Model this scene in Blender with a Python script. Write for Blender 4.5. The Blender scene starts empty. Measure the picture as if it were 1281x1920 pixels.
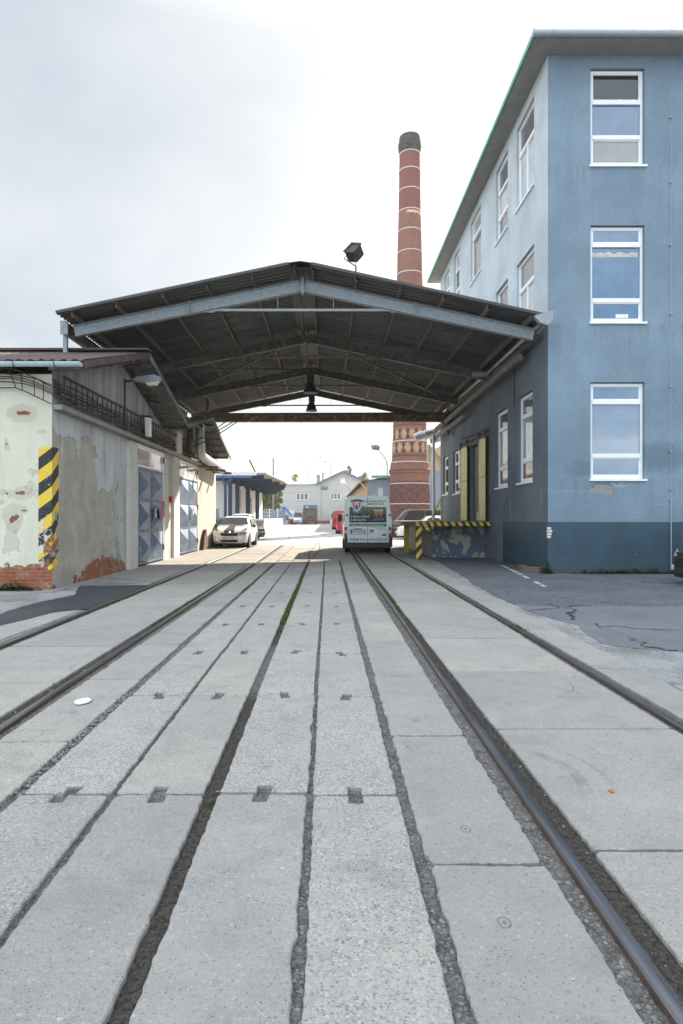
import bpy, bmesh, math, random
from math import sin, cos, pi, radians, sqrt, atan2
from mathutils import Vector, Matrix, noise as mnoise
random.seed(7)
S = bpy.context.scene
COL = S.collection
# ---------------------------------------------------------------- camera
F = 1150.0; CX = 614.0; CY = 968.0; H = 1.5        # focal length / vanishing point in photo pixels, eye height
cam = bpy.data.cameras.new('camera'); camo = bpy.data.objects.new('camera', cam); COL.objects.link(camo)
camo.location = (0, 0, H); camo.rotation_euler = (radians(90), 0, 0)
cam.sensor_fit = 'HORIZONTAL'; cam.sensor_width = 36; cam.lens = F/1281*36
cam.shift_x = (640.5-CX)/1281; cam.shift_y = (CY-960)/1281
cam.clip_start = 0.05; cam.clip_end = 3000
S.camera = camo
# ---------------------------------------------------------------- light
SUN_AZ = radians(29); SUN_EL = radians(28.5)
SD = Vector((sin(SUN_AZ)*cos(SUN_EL), cos(SUN_AZ)*cos(SUN_EL), sin(SUN_EL)))
sl = bpy.data.lights.new('sun', 'SUN'); sl.energy = 5.0; sl.angle = radians(0.5); sl.color = (1, .88, .72)
so = bpy.data.objects.new('sun', sl); COL.objects.link(so); so.rotation_euler = SD.to_track_quat('Z', 'Y').to_euler()
so.location = (30, 60, 40)
S.view_settings.view_transform = 'Standard'; S.view_settings.look = 'None'
S.view_settings.exposure = 1.45; S.view_settings.gamma = 1
W = bpy.data.worlds.new('World'); S.world = W; W.use_nodes = True
def build_world():
    nt = W.node_tree; nt.nodes.clear()
    def nd(t, **k):
        n = nt.nodes.new(t)
        for a, v in k.items(): setattr(n, a, v)
        return n
    def ln(a, b): nt.links.new(a, b)
    def mth(op, a, b=None, clamp=False):
        n = nd('ShaderNodeMath', operation=op, use_clamp=clamp)
        for i, v in enumerate((a, b)):
            if v is None: continue
            if isinstance(v, (int, float)): n.inputs[i].default_value = v
            else: ln(v, n.inputs[i])
        return n.outputs[0]
    sky = nd('ShaderNodeTexSky', sky_type='NISHITA', sun_disc=False, sun_elevation=SUN_EL, sun_rotation=SUN_AZ)
    sky.air_density = 1.0; sky.dust_density = 2.0; sky.ozone_density = 1.2
    tc = nd('ShaderNodeTexCoord'); sep = nd('ShaderNodeSeparateXYZ'); ln(tc.outputs['Generated'], sep.inputs[0])
    zz = mth('ADD', mth('MAXIMUM', sep.outputs[2], 0.0), 0.22)
    cmb = nd('ShaderNodeCombineXYZ'); ln(mth('DIVIDE', sep.outputs[0], zz), cmb.inputs[0]); ln(mth('DIVIDE', sep.outputs[1], zz), cmb.inputs[1])
    no = nd('ShaderNodeTexNoise'); no.inputs['Scale'].default_value = .9; no.inputs['Detail'].default_value = 9; no.inputs['Roughness'].default_value = .52
    no.inputs['Distortion'].default_value = .35
    ln(cmb.outputs[0], no.inputs['Vector'])
    # more veil cloud ahead (towards the sun), clearer blue behind the camera
    cover = mth('ADD', mth('MULTIPLY', sep.outputs[1], .20), .26)
    m = mth('MULTIPLY', mth('ADD', mth('SUBTRACT', no.outputs[0], .45), cover), 2.6, True)
    m = mth('ADD', mth('MULTIPLY', m, .84), .08)
    # cloud glow towards the sun
    dt = nd('ShaderNodeVectorMath', operation='DOT_PRODUCT'); ln(tc.outputs['Generated'], dt.inputs[0]); dt.inputs[1].default_value = SD
    gl = mth('POWER', mth('MAXIMUM', dt.outputs['Value'], 0.0), 5.0)
    # unseen sky overhead, behind and left is brightened as fill for shaded surfaces
    zen = mth('MULTIPLY', mth('SUBTRACT', sep.outputs[2], .62), 4.0, True)
    back = mth('MULTIPLY', mth('ADD', mth('MULTIPLY', sep.outputs[1], -1.0), mth('MULTIPLY', mth('MINIMUM', mth('ADD', sep.outputs[0], .25), 0.0), -1.3)), 1.0, True)
    tex = mth('MULTIPLY', mth('SUBTRACT', no.outputs[0], .5), 3.0)
    br = mth('ADD', mth('ADD', mth('ADD', mth('MULTIPLY', gl, .8), CLOUD_BASE), tex), mth('ADD', mth('MULTIPLY', zen, FILL_ZEN), mth('MULTIPLY', back, FILL_BACK)))
    cb = nd('ShaderNodeMixRGB'); cb.inputs[1].default_value = (.74, .87, 1, 1); cb.inputs[2].default_value = (.95, .975, 1, 1); ln(mth('MULTIPLY', mth('SUBTRACT', no.outputs[0], .36), 4.0, True), cb.inputs[0]); ccol = nd('ShaderNodeMixRGB'); ln(cb.outputs[0], ccol.inputs[1]); ccol.inputs[2].default_value = (1, .985, .96, 1); ln(gl, ccol.inputs[0])
    cm = nd('ShaderNodeVectorMath', operation='SCALE'); ln(ccol.outputs[0], cm.inputs[0]); ln(br, cm.inputs['Scale'])
    mx = nd('ShaderNodeMixRGB'); ln(m, mx.inputs[0]); ln(sky.outputs[0], mx.inputs[1]); ln(cm.outputs[0], mx.inputs[2])
    bg = nd('ShaderNodeBackground'); bg.inputs[1].default_value = SKY_STR; ln(mx.outputs[0], bg.inputs[0])
    out = nd('ShaderNodeOutputWorld'); ln(bg.outputs[0], out.inputs[0])
SKY_STR = .105; FILL_ZEN = 5.2; CLOUD_BASE = 2.65; FILL_BACK = 12.0
build_world()

# ---------------------------------------------------------------- helpers
def A(x, y, Y):                 # photo pixel + real distance -> point
    k = F/Y
    return Vector(((x-CX)/k, Y, H+(CY-y)/k))
def GP(x, y):                   # photo pixel on the ground
    k = (y-CY)/H
    return ((x-CX)/k, F/k)
def tag(o, label=None, cat=None, group=None, kind=None):
    if label: o['label'] = label
    if cat: o['category'] = cat
    if group: o['group'] = group
    if kind: o['kind'] = kind
    return o
def empty(name, loc, label, cat, group=None, rz=0):
    o = bpy.data.objects.new(name, None); COL.objects.link(o); o.location = loc; o.rotation_euler = (0, 0, rz)
    o.empty_display_size = .3
    return tag(o, label, cat, group)
def copy_tree(o, parent=None):
    c = o.copy(); COL.objects.link(c); c.parent = parent
    for ch in [x for x in COL.objects if x.parent == o]: copy_tree(ch, c)
    return c
def worg(o):
    v = Vector((0, 0, 0))
    while o is not None: v += o.location; o = o.parent
    return v
class MB:
    def __init__(s): s.v = []; s.f = []; s.mi = []; s.cur = 0
    def add(s, vs, fs):
        b = len(s.v); s.v += [tuple(v) for v in vs]; s.f += [[b+i for i in f] for f in fs]; s.mi += [s.cur]*len(fs); return s
    def face(s, pts): return s.add(pts, [list(range(len(pts)))])
    def box(s, x0, x1, y0, y1, z0, z1, M=None):
        vs = [(x, y, z) for x in (x0, x1) for y in (y0, y1) for z in (z0, z1)]
        if M: vs = [M(*v) for v in vs]
        return s.add(vs, [(0,1,3,2), (4,6,7,5), (0,4,5,1), (2,3,7,6), (0,2,6,4), (1,5,7,3)])
    def bar(s, a, b, w, h=None, up=(0,0,1)):     # rectangular bar a->b, w across, h along 'up'
        a = Vector(a); b = Vector(b); h = h or w; d = (b-a).normalized(); u = Vector(up)
        sd = d.cross(u)
        if sd.length < 1e-4: sd = d.cross(Vector((1,0,0)))
        sd.normalize(); u = sd.cross(d).normalized()
        q = [(-1,-1), (1,-1), (1,1), (-1,1)]
        vs = [p+sd*(i*w/2)+u*(j*h/2) for p in (a, b) for i, j in q]
        return s.add(vs, [(3,2,1,0), (4,5,6,7), (0,1,5,4), (1,2,6,5), (2,3,7,6), (3,0,4,7)])
    def ibeam(s, a, b, w, h, t=.02, up=(0,0,1)):
        a = Vector(a); b = Vector(b); d = (b-a).normalized(); sd = d.cross(Vector(up)).normalized(); u = sd.cross(d).normalized()
        s.bar(a, b, t, h-2*t, up); s.bar(a+u*(h/2-t/2), b+u*(h/2-t/2), w, t, up); s.bar(a-u*(h/2-t/2), b-u*(h/2-t/2), w, t, up); return s
    def tube(s, pts, r, n=8, cap=True):
        pts = [Vector(p) for p in pts]; rs = r if isinstance(r, (list, tuple)) else [r]*len(pts)
        vs = []; prev = None
        for i, p in enumerate(pts):
            d = (pts[min(i+1, len(pts)-1)]-pts[max(i-1, 0)])
            d = d.normalized() if d.length > 1e-9 else Vector((0,0,1))
            if prev is None:
                x = d.cross(Vector((0,0,1)))
                if x.length < 1e-3: x = d.cross(Vector((1,0,0)))
            else: x = prev - d*prev.dot(d)
            x.normalize(); prev = x; y = d.cross(x)
            vs += [p+(x*cos(2*pi*k/n)+y*sin(2*pi*k/n))*rs[i] for k in range(n)]
        fs = [(i*n+k, i*n+(k+1) % n, (i+1)*n+(k+1) % n, (i+1)*n+k) for i in range(len(pts)-1) for k in range(n)]
        if cap: fs += [list(range(n))[::-1], [(len(pts)-1)*n+k for k in range(n)]]
        return s.add(vs, fs)
    def lathe(s, c, prof, n=24, axis='z'):
        vs = []
        for r, z in prof:
            for k in range(n):
                a = 2*pi*k/n
                if axis == 'z': vs.append((c[0]+r*cos(a), c[1]+r*sin(a), c[2]+z))
                elif axis == 'x': vs.append((c[0]+z, c[1]+r*cos(a), c[2]+r*sin(a)))
                else: vs.append((c[0]+r*cos(a), c[1]+z, c[2]+r*sin(a)))
        m = len(prof)
        fs = [(i*n+k, i*n+(k+1) % n, (i+1)*n+(k+1) % n, (i+1)*n+k) for i in range(m-1) for k in range(n)]
        if prof[0][0] > 1e-4: fs.append([k for k in range(n)][::-1])
        if prof[-1][0] > 1e-4: fs.append([(m-1)*n+k for k in range(n)])
        return s.add(vs, fs)
    def prism(s, poly, z0, z1, M=None):          # poly in (a,b), extruded along c ; M maps (a,b,c)
        n = len(poly); M = M or (lambda a, b, c: (a, b, c))
        vs = [M(a, b, z0) for a, b in poly]+[M(a, b, z1) for a, b in poly]
        return s.add(vs, [list(range(n))[::-1], list(range(n, 2*n))]+[(i, (i+1) % n, n+(i+1) % n, n+i) for i in range(n)])
    def wall(s, M, u0, u1, z0, z1, holes, dep):  # sheet with real openings and reveals; M(u,out,z)
        us = sorted({u0, u1, *[h[0] for h in holes], *[h[1] for h in holes]}); zs = sorted({z0, z1, *[h[2] for h in holes], *[h[3] for h in holes]})
        for a, b in zip(us, us[1:]):
            for c, d in zip(zs, zs[1:]):
                um = (a+b)/2; zm = (c+d)/2
                if any(h[0] < um < h[1] and h[2] < zm < h[3] for h in holes): continue
                s.face([M(a, 0, c), M(b, 0, c), M(b, 0, d), M(a, 0, d)])
        for a, b, c, d in holes:
            for p, q in (((a, c), (b, c)), ((b, c), (b, d)), ((b, d), (a, d)), ((a, d), (a, c))):
                s.face([M(p[0], 0, p[1]), M(q[0], 0, q[1]), M(q[0], -dep, q[1]), M(p[0], -dep, p[1])])
        return s
    def build(s, name, mat, parent=None, smooth=False, ang=None, merge=False):
        me = bpy.data.meshes.new(name); off = worg(parent) if parent else Vector((0,0,0))
        vs = [(v[0]-off.x, v[1]-off.y, v[2]-off.z) for v in s.v]
        me.from_pydata(vs, [], s.f); me.validate()
        bm = bmesh.new(); bm.from_mesh(me)
        if merge: bmesh.ops.remove_doubles(bm, verts=bm.verts, dist=1e-4)
        bmesh.ops.recalc_face_normals(bm, faces=bm.faces)
        if smooth:
            for f in bm.faces: f.smooth = True
            a = radians(ang or 38)
            for e in bm.edges:
                if len(e.link_faces) == 2 and e.calc_face_angle(0) > a: e.smooth = False
        bm.to_mesh(me); bm.free()
        mats = mat if isinstance(mat, (list, tuple)) else [mat]
        for m in mats: me.materials.append(m)
        if len(mats) > 1 and len(me.polygons) == len(s.mi):
            for p, i in zip(me.polygons, s.mi): p.material_index = i
        o = bpy.data.objects.new(name, me); COL.objects.link(o)
        if parent: o.parent = parent
        return o
def text_mesh(name, body, size, mat, parent, loc, rot=(pi/2, 0, 0), ext=.001, align='CENTER', sx=1.0, shear=0, bold=0.0):
    cu = bpy.data.curves.new(name, 'FONT'); cu.body = body; cu.size = size; cu.extrude = ext; cu.align_x = align; cu.align_y = 'CENTER'; cu.shear = shear; cu.resolution_u = 3; cu.offset = size*bold
    t = bpy.data.objects.new(name+'_tmp', cu); COL.objects.link(t)
    dg = bpy.context.evaluated_depsgraph_get(); dg.update()
    me = bpy.data.meshes.new_from_object(t.evaluated_get(dg)); me.name = name
    bpy.data.objects.remove(t); bpy.data.curves.remove(cu)
    o = bpy.data.objects.new(name, me); COL.objects.link(o); me.materials.clear(); me.materials.append(mat)
    o.location = loc; o.rotation_euler = rot; o.scale = (sx, 1, 1); o.parent = parent
    return o

# ---------------------------------------------------------------- material DSL
class G:
    def __init__(s, name):
        s.m = bpy.data.materials.new(name); s.m.use_nodes = True; s.t = s.m.node_tree; s.t.nodes.clear()
        s.out = s.t.nodes.new('ShaderNodeOutputMaterial'); s.b = s.t.nodes.new('ShaderNodeBsdfPrincipled'); s.t.links.new(s.b.outputs[0], s.out.inputs[0])
        s._p = None
    def put(s, sock, v):
        if isinstance(v, bpy.types.NodeSocket): s.t.links.new(v, sock)
        elif isinstance(v, (tuple, list)) and len(v) == 3 and sock.type == 'RGBA': sock.default_value = (*v, 1)
        else: sock.default_value = v
    def nd(s, t, ins=None, **pr):
        n = s.t.nodes.new(t)
        for a, v in pr.items(): setattr(n, a, v)
        for a, v in (ins or {}).items(): s.put(n.inputs[a], v)
        return n
    def pos(s):
        if not s._p: s._p = s.nd('ShaderNodeNewGeometry')
        return s._p.outputs['Position']
    def isl(s):
        s.pos(); return s._p.outputs['Random Per Island']
    def obj(s): return s.nd('ShaderNodeTexCoord').outputs['Object']
    def sep(s, v): return s.nd('ShaderNodeSeparateXYZ', {0: v}).outputs
    def xyz(s, x=0, y=0, z=0): return s.nd('ShaderNodeCombineXYZ', {0: x, 1: y, 2: z}).outputs[0]
    def ma(s, op, a, b=0.0, c=0.0, clamp=False):
        return s.nd('ShaderNodeMath', {0: a, 1: b, 2: c}, operation=op, use_clamp=clamp).outputs[0]
    def noise(s, sc, det=4, ro=.55, v=None, dis=0): return s.nd('ShaderNodeTexNoise', {'Vector': v or s.pos(), 'Scale': sc, 'Detail': det, 'Roughness': ro, 'Distortion': dis}).outputs[0]
    def noisec(s, sc, det=3, v=None): return s.nd('ShaderNodeTexNoise', {'Vector': v or s.pos(), 'Scale': sc, 'Detail': det}).outputs[1]
    def vor(s, sc, v=None, feature='F1', out=0, rnd=1.0): return s.nd('ShaderNodeTexVoronoi', {'Vector': v or s.pos(), 'Scale': sc, 'Randomness': rnd}, feature=feature).outputs[out]
    def scl(s, v, x, y, z): return s.nd('ShaderNodeVectorMath', {0: v, 1: (x, y, z)}, operation='MULTIPLY').outputs[0]
    def addv(s, a, b): return s.nd('ShaderNodeVectorMath', {0: a, 1: b}, operation='ADD').outputs[0]
    def st(s, v, a, b):        # smoothstep a..b
        n = s.nd('ShaderNodeMapRange', {'Value': v, 'From Min': a, 'From Max': b}, interpolation_type='SMOOTHSTEP'); return n.outputs[0]
    def mix(s, f, a, b, mode='MIX'): return s.nd('ShaderNodeMixRGB', {0: f, 1: a, 2: b}, blend_type=mode).outputs[0]
    def rect(s, u, z, u0, u1, z0, z1, e=.02):
        a = s.ma('MULTIPLY', s.st(u, u0-e, u0+e), s.st(u, u1+e, u1-e)); b = s.ma('MULTIPLY', s.st(z, z0-e, z0+e), s.st(z, z1+e, z1-e))
        return s.ma('MULTIPLY', a, b)
    def ell(s, u, z, cu, cz, ru, rz, e=.12):
        a = s.ma('POWER', s.ma('DIVIDE', s.ma('SUBTRACT', u, cu), ru), 2.0); b = s.ma('POWER', s.ma('DIVIDE', s.ma('SUBTRACT', z, cz), rz), 2.0)
        return s.st(s.ma('ADD', a, b), 1+e, 1-e)
    def mx(s, *a):
        r = a[0]
        for q in a[1:]: r = s.ma('MAXIMUM', r, q)
        return r
    def bump(s, h, st=.5, d=.01, nrm=None):
        n = s.nd('ShaderNodeBump', {'Height': h, 'Strength': st, 'Distance': d})
        if nrm: s.put(n.inputs['Normal'], nrm)
        return n.outputs[0]
    def fin(s, col, rough=.8, nrm=None, metal=0, spec=.5, ior=None, emit=None, coat=None):
        s.put(s.b.inputs['Base Color'], col); s.put(s.b.inputs['Roughness'], rough); s.put(s.b.inputs['Metallic'], metal)
        s.put(s.b.inputs['Specular IOR Level'], spec)
        if ior: s.b.inputs['IOR'].default_value = ior
        if nrm: s.put(s.b.inputs['Normal'], nrm)
        if coat: s.b.inputs['Coat Weight'].default_value = coat; s.b.inputs['Coat Roughness'].default_value = .06
        return s.m
def paint(name, col, rough=.5, metal=0, var=.15, sc=6, bumpd=0, spec=.5, dirt=None, coat=None):
    g = G(name); n = g.noise(sc, 5, .6, g.obj()); n2 = g.noise(sc*7, 3, .6, g.obj())
    f = g.ma('ADD', g.ma('MULTIPLY', n, .7), g.ma('MULTIPLY', n2, .3))
    c = g.mix(g.st(f, .3, .7), tuple(q*(1-var) for q in col), tuple(min(1, q*(1+var)) for q in col))
    if dirt: c = g.mix(g.ma('MULTIPLY', g.st(n, .5, .72), dirt[0]), c, dirt[1])
    return g.fin(c, g.ma('ADD', rough-.06, g.ma('MULTIPLY', n2, .12)), g.bump(n2, .4, bumpd) if bumpd else None, metal, spec, coat=coat)

M = {}
# --- concrete slabs
def mat_slab(name, agg, tone=(.325, .312, .292)):
    g = G(name); r = g.isl(); p = g.pos()
    big = g.noise(.7, 5, .6); mid = g.noise(4.5, 6, .65); fine = g.noise(55, 4, .7); grit = g.noise(240, 2, .6)
    c = g.mix(g.st(big, .32, .68), tuple(q*.86 for q in tone), tuple(q*1.08 for q in (tone[0]*1.02, tone[1], tone[2]*.97)))
    c = g.mix(g.ma('MULTIPLY', g.st(mid, .48, .66), .55), c, tuple(q*.70 for q in tone))
    c = g.mix(g.st(r, 0, 1), g.mix(1.0, c, (.80, .825, .85), 'MULTIPLY'), g.mix(1.0, c, (1.12, 1.09, 1.03), 'MULTIPLY'))
    c = g.mix(g.ma('MULTIPLY', g.st(fine, .44, .58), .55), c, tuple(q*.62 for q in tone))
    c = g.mix(g.ma('MULTIPLY', g.st(grit, .40, .60), .38), c, tuple(q*1.3 for q in tone))
    wp = g.addv(g.addv(p, g.scl(g.noisec(30, 2), .02, .02, 0)), g.scl(g.noisec(130, 2), .009, .009, 0))
    vc = g.vor(98, wp, out=1); vd = g.vor(98, wp, out=0); vs = g.sep(vc)
    wear = g.st(g.ma('ADD', g.noise(1.3, 4, .6), g.ma('MULTIPLY', r, .35)), .48, .82) if agg < .9 else g.st(g.ma('ADD', g.noise(1.1, 4, .6), g.ma('MULTIPLY', r, .3)), .42, .74)
    stone = g.ma('MULTIPLY', g.ma('MULTIPLY', g.st(vd, .60, .42), g.st(vs[0], .22, .3)), g.ma('MULTIPLY', wear, agg))
    sc = g.mix(g.st(vs[1], .3, .7), (.12, .15, .185), (.46, .45, .42)); sc = g.mix(g.st(vs[2], .45, .55), sc, (.28, .30, .32))
    c = g.mix(g.ma('MULTIPLY', stone, .85), c, sc)
    v2 = g.vor(23, g.addv(p, g.scl(g.noisec(9, 2), .05, .05, 0))); c2 = g.sep(g.vor(23, g.addv(p, g.scl(g.noisec(9, 2), .05, .05, 0)), out=1))
    pit = g.ma('MULTIPLY', g.st(v2, .17, .06), g.st(c2[0], .6, .64)); c = g.mix(g.ma('MULTIPLY', pit, .55), c, (.17, .17, .165))
    # scrapes: stretched noise across the tracks
    scr = g.noise(1, 5, .7, g.scl(p, 9, 60, 1)); c = g.mix(g.ma('MULTIPLY', g.ma('MULTIPLY', g.st(scr, .60, .68), g.st(g.noise(2.2, 2), .55, .7)), .55), c, (.2, .2, .2))
    d12 = g.noise(26, 6, .8); c = g.mix(g.ma('MULTIPLY', g.st(d12, .57, .64), .75), c, (.19, .19, .19)); lt = g.noise(33, 5, .8, g.addv(p, (3.0, 1.0, 0.0))); c = g.mix(g.ma('MULTIPLY', g.st(lt, .59, .66), .6), c, (.50, .50, .49))
    # long soft tyre polish and oil
    fk = g.noise(1, 3, .7, g.addv(g.scl(p, 38, 95, 1), g.scl(g.noisec(12, 2), 3, 3, 0))); c = g.mix(g.ma('MULTIPLY', g.st(fk, .66, .70), .7), c, (.12, .12, .12))
    pp = g.addv(p, g.scl(g.noisec(60, 2), .006, .006, 0)); p9 = g.vor(75, pp); pc9 = g.sep(g.vor(75, pp, out=1)); c = g.mix(g.ma('MULTIPLY', g.ma('MULTIPLY', g.st(p9, .34, .16), g.st(pc9[1], .78, .82)), .85), c, (.10, .10, .10))
    oil = g.st(g.noise(1.0, 4, .6, g.scl(p, 2.1, .22, 1)), .56, .74); c = g.mix(g.ma('MULTIPLY', oil, .32), c, (.24, .235, .23))
    sp = g.ma('MULTIPLY', g.st(g.vor(2.3, g.addv(p, g.scl(g.noisec(14, 3), .1, .1, 0))), .06, .02), .7); c = g.mix(sp, c, (.17, .165, .16))
    sm = g.noise(1.9, 6, .72, g.addv(p, (7.0, 3.0, 0.0))); c = g.mix(g.ma('MULTIPLY', g.st(sm, .50, .70), .34), c, (.17, .165, .155)); c = g.mix(g.ma('MULTIPLY', g.st(sm, .46, .28), .30), c, (.42, .41, .385))
    if agg < .9:      # cast-in lifting eyes and a tyre scuff
        sp_ = g.sep(g.addv(p, g.scl(g.noisec(25, 2), .012, .012, 0)))
        for ex, ey in ((.66, 2.27), (.67, 2.95), (.655, 4.5), (.66, 6.5), (1.45, 4.9), (2.1, 3.4), (1.95, 5.1), (-3.0, 4.8), (-1.93, 4.7), (1.85, 7.0)):
            a1 = g.ma('POWER', g.ma('DIVIDE', g.ma('SUBTRACT', sp_[0], ex), .024), 2.0); a2 = g.ma('POWER', g.ma('DIVIDE', g.ma('SUBTRACT', sp_[1], ey), .032), 2.0); rr_ = g.ma('SQRT', g.ma('ADD', a1, a2))
            c = g.mix(g.ma('MULTIPLY', g.mx(g.st(g.ma('ABSOLUTE', g.ma('SUBTRACT', rr_, .95)), .2, .08), g.st(rr_, .42, .3)), .6), c, (.10, .098, .095))
        q1 = g.ma('POWER', g.ma('SUBTRACT', sp_[0], .95), 2.0); q2 = g.ma('POWER', g.ma('SUBTRACT', sp_[1], 3.55), 2.0); rq = g.ma('SQRT', g.ma('ADD', q1, q2))
        sc_ = g.ma('MULTIPLY', g.mx(g.st(g.ma('ABSOLUTE', g.ma('SUBTRACT', rq, .50)), .045, .03), g.ma('MULTIPLY', g.st(g.ma('ABSOLUTE', g.ma('SUBTRACT', rq, .66)), .02, .01), .6)), g.rect(sp_[0], sp_[1], 1.2, 2, 3.35, 3.95, .08)); c = g.mix(g.ma('MULTIPLY', g.ma('MULTIPLY', sc_, g.st(mid, .3, .55)), .42), c, (.13, .13, .135))
    # hairline cracks
    ed = g.vor(.85, g.addv(p, g.scl(g.noisec(3.2, 6), .35, .35, 0)), 'DISTANCE_TO_EDGE'); crk = g.ma('MULTIPLY', g.st(ed, .004, .001), g.st(g.noise(.6, 2), .60, .66))
    c = g.mix(g.ma('MULTIPLY', crk, .8), c, (.1, .1, .1))
    h = g.ma('ADD', g.ma('ADD', g.ma('MULTIPLY', fine, .5), g.ma('MULTIPLY', grit, .25)), g.ma('SUBTRACT', g.ma('MULTIPLY', stone, .4), g.ma('MULTIPLY', g.mx(pit, crk), 1.2)))
    return g.fin(c, g.ma('ADD', .72, g.ma('MULTIPLY', mid, .2)), g.bump(h, .55, .006), spec=.3)
M['slab'] = mat_slab('concrete_slab', .35); M['slab_agg'] = mat_slab('aggregate_slab', 1.0, (.338, .325, .303))
def mat_ground():
    g = G('soil_and_gravel'); p = g.pos()
    v = g.sep(g.vor(95, out=1)); vd = g.vor(95)
    soil = g.mix(g.st(g.noise(40, 5, .7), .35, .65), (.03, .026, .022), (.085, .075, .063))
    st = g.mix(v[0], (.09, .09, .09), (.25, .245, .23)); n1 = g.noise(1.7, 4, .6)
    s = g.sep(p)
    slot = g.ma('MULTIPLY', g.st(s[0], -.72, -.69), g.st(s[0], -.54, -.57))                         # the wide joint is soil
    flange = g.ma('MULTIPLY', g.st(s[0], 1.10, 1.12), g.st(s[0], 1.3, 1.28)); flange2 = g.ma('MULTIPLY', g.st(s[0], -2.5, -2.48), g.st(s[0], -2.36, -2.38))
    dark = g.mx(slot, flange, flange2)
    patch = g.ma('MULTIPLY', slot, g.rect(s[0], s[1], -2, 2, 5.25, 7.2, .25)); dark = g.ma('SUBTRACT', dark, g.ma('MULTIPLY', patch, .85), clamp=True)
    gm = g.ma('MULTIPLY', g.st(g.ma('ADD', v[1], g.ma('MULTIPLY', n1, .5)), .55, .8), g.ma('SUBTRACT', 1.0, g.ma('MULTIPLY', dark, .82)))
    dust = g.mix(g.st(g.noise(14, 5, .7), .35, .65), (.085, .082, .075), (.21, .205, .19)); base = g.mix(dark, dust, soil)
    c = g.mix(g.ma('MULTIPLY', gm, .8), base, st)
    mo = g.ma('MULTIPLY', g.st(g.ma('ADD', g.noise(6, 5, .7), 0), .45, .6), g.ma('MULTIPLY', g.st(s[1], 7.5, 10), g.st(s[1], 24, 17)))
    c = g.mix(g.ma('MULTIPLY', mo, .75), c, (.05, .085, .02))
    return g.fin(c, .95, g.bump(g.ma('ADD', vd, g.noise(60, 4, .7)), .9, .012), spec=.2)
M['ground'] = mat_ground()
def mat_asphalt(name, a, b, grit=.5):
    g = G(name); n = g.noise(.9, 5, .6); f = g.noise(90, 3, .7); v = g.sep(g.vor(75, out=1))
    c = g.mix(g.st(n, .3, .7), a, b); c = g.mix(g.ma('MULTIPLY', g.st(v[0], .7, .9), grit), c, tuple(q*2.1 for q in b)); c = g.mix(g.ma('MULTIPLY', g.st(f, .4, .7), .4), c, tuple(q*.6 for q in a))
    c = g.mix(g.ma('MULTIPLY', g.st(g.noise(3.5, 5, .7), .56, .7), .35), c, tuple(q*1.6 for q in b))
    ed = g.vor(.5, g.addv(g.pos(), g.scl(g.noisec(2.5, 6), .6, .6, 0)), 'DISTANCE_TO_EDGE'); crk = g.ma('MULTIPLY', g.st(ed, .012, .002), g.st(g.noise(.35, 2), .5, .58))
    c = g.mix(crk, c, (.03, .03, .03))
    return g.fin(c, .86, g.bump(g.ma('ADD', f, g.ma('MULTIPLY', crk, -1.0)), .6, .008), spec=.3)
M['asphalt'] = mat_asphalt('asphalt', (.07, .078, .088), (.12, .13, .14), .8)
M['asphalt_smooth'] = mat_asphalt('old_asphalt', (.125, .135, .15), (.17, .18, .195), .25)
M['asphalt_new'] = mat_asphalt('fresh_asphalt', (.035, .037, .042), (.06, .063, .07), .3)
M['yard'] = mat_asphalt('far_yard_paving', (.30, .29, .275), (.44, .42, .39), .2)
def mat_rubble():
    g = G('broken_concrete'); n = g.noise(1.2, 6, .7); v = g.sep(g.vor(70, out=1)); f = g.noise(35, 5, .75)
    c = g.mix(g.st(n, .35, .62), (.16, .16, .155), (.34, .345, .345)); c = g.mix(g.ma('MULTIPLY', g.st(v[0], .5, .8), .5), c, (.38, .385, .385)); c = g.mix(g.ma('MULTIPLY', g.st(v[1], .75, .9), .6), c, (.14, .15, .16))
    return g.fin(c, .9, g.bump(g.ma('ADD', f, n), .9, .02), spec=.25)
M['rubble'] = mat_rubble()
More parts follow.
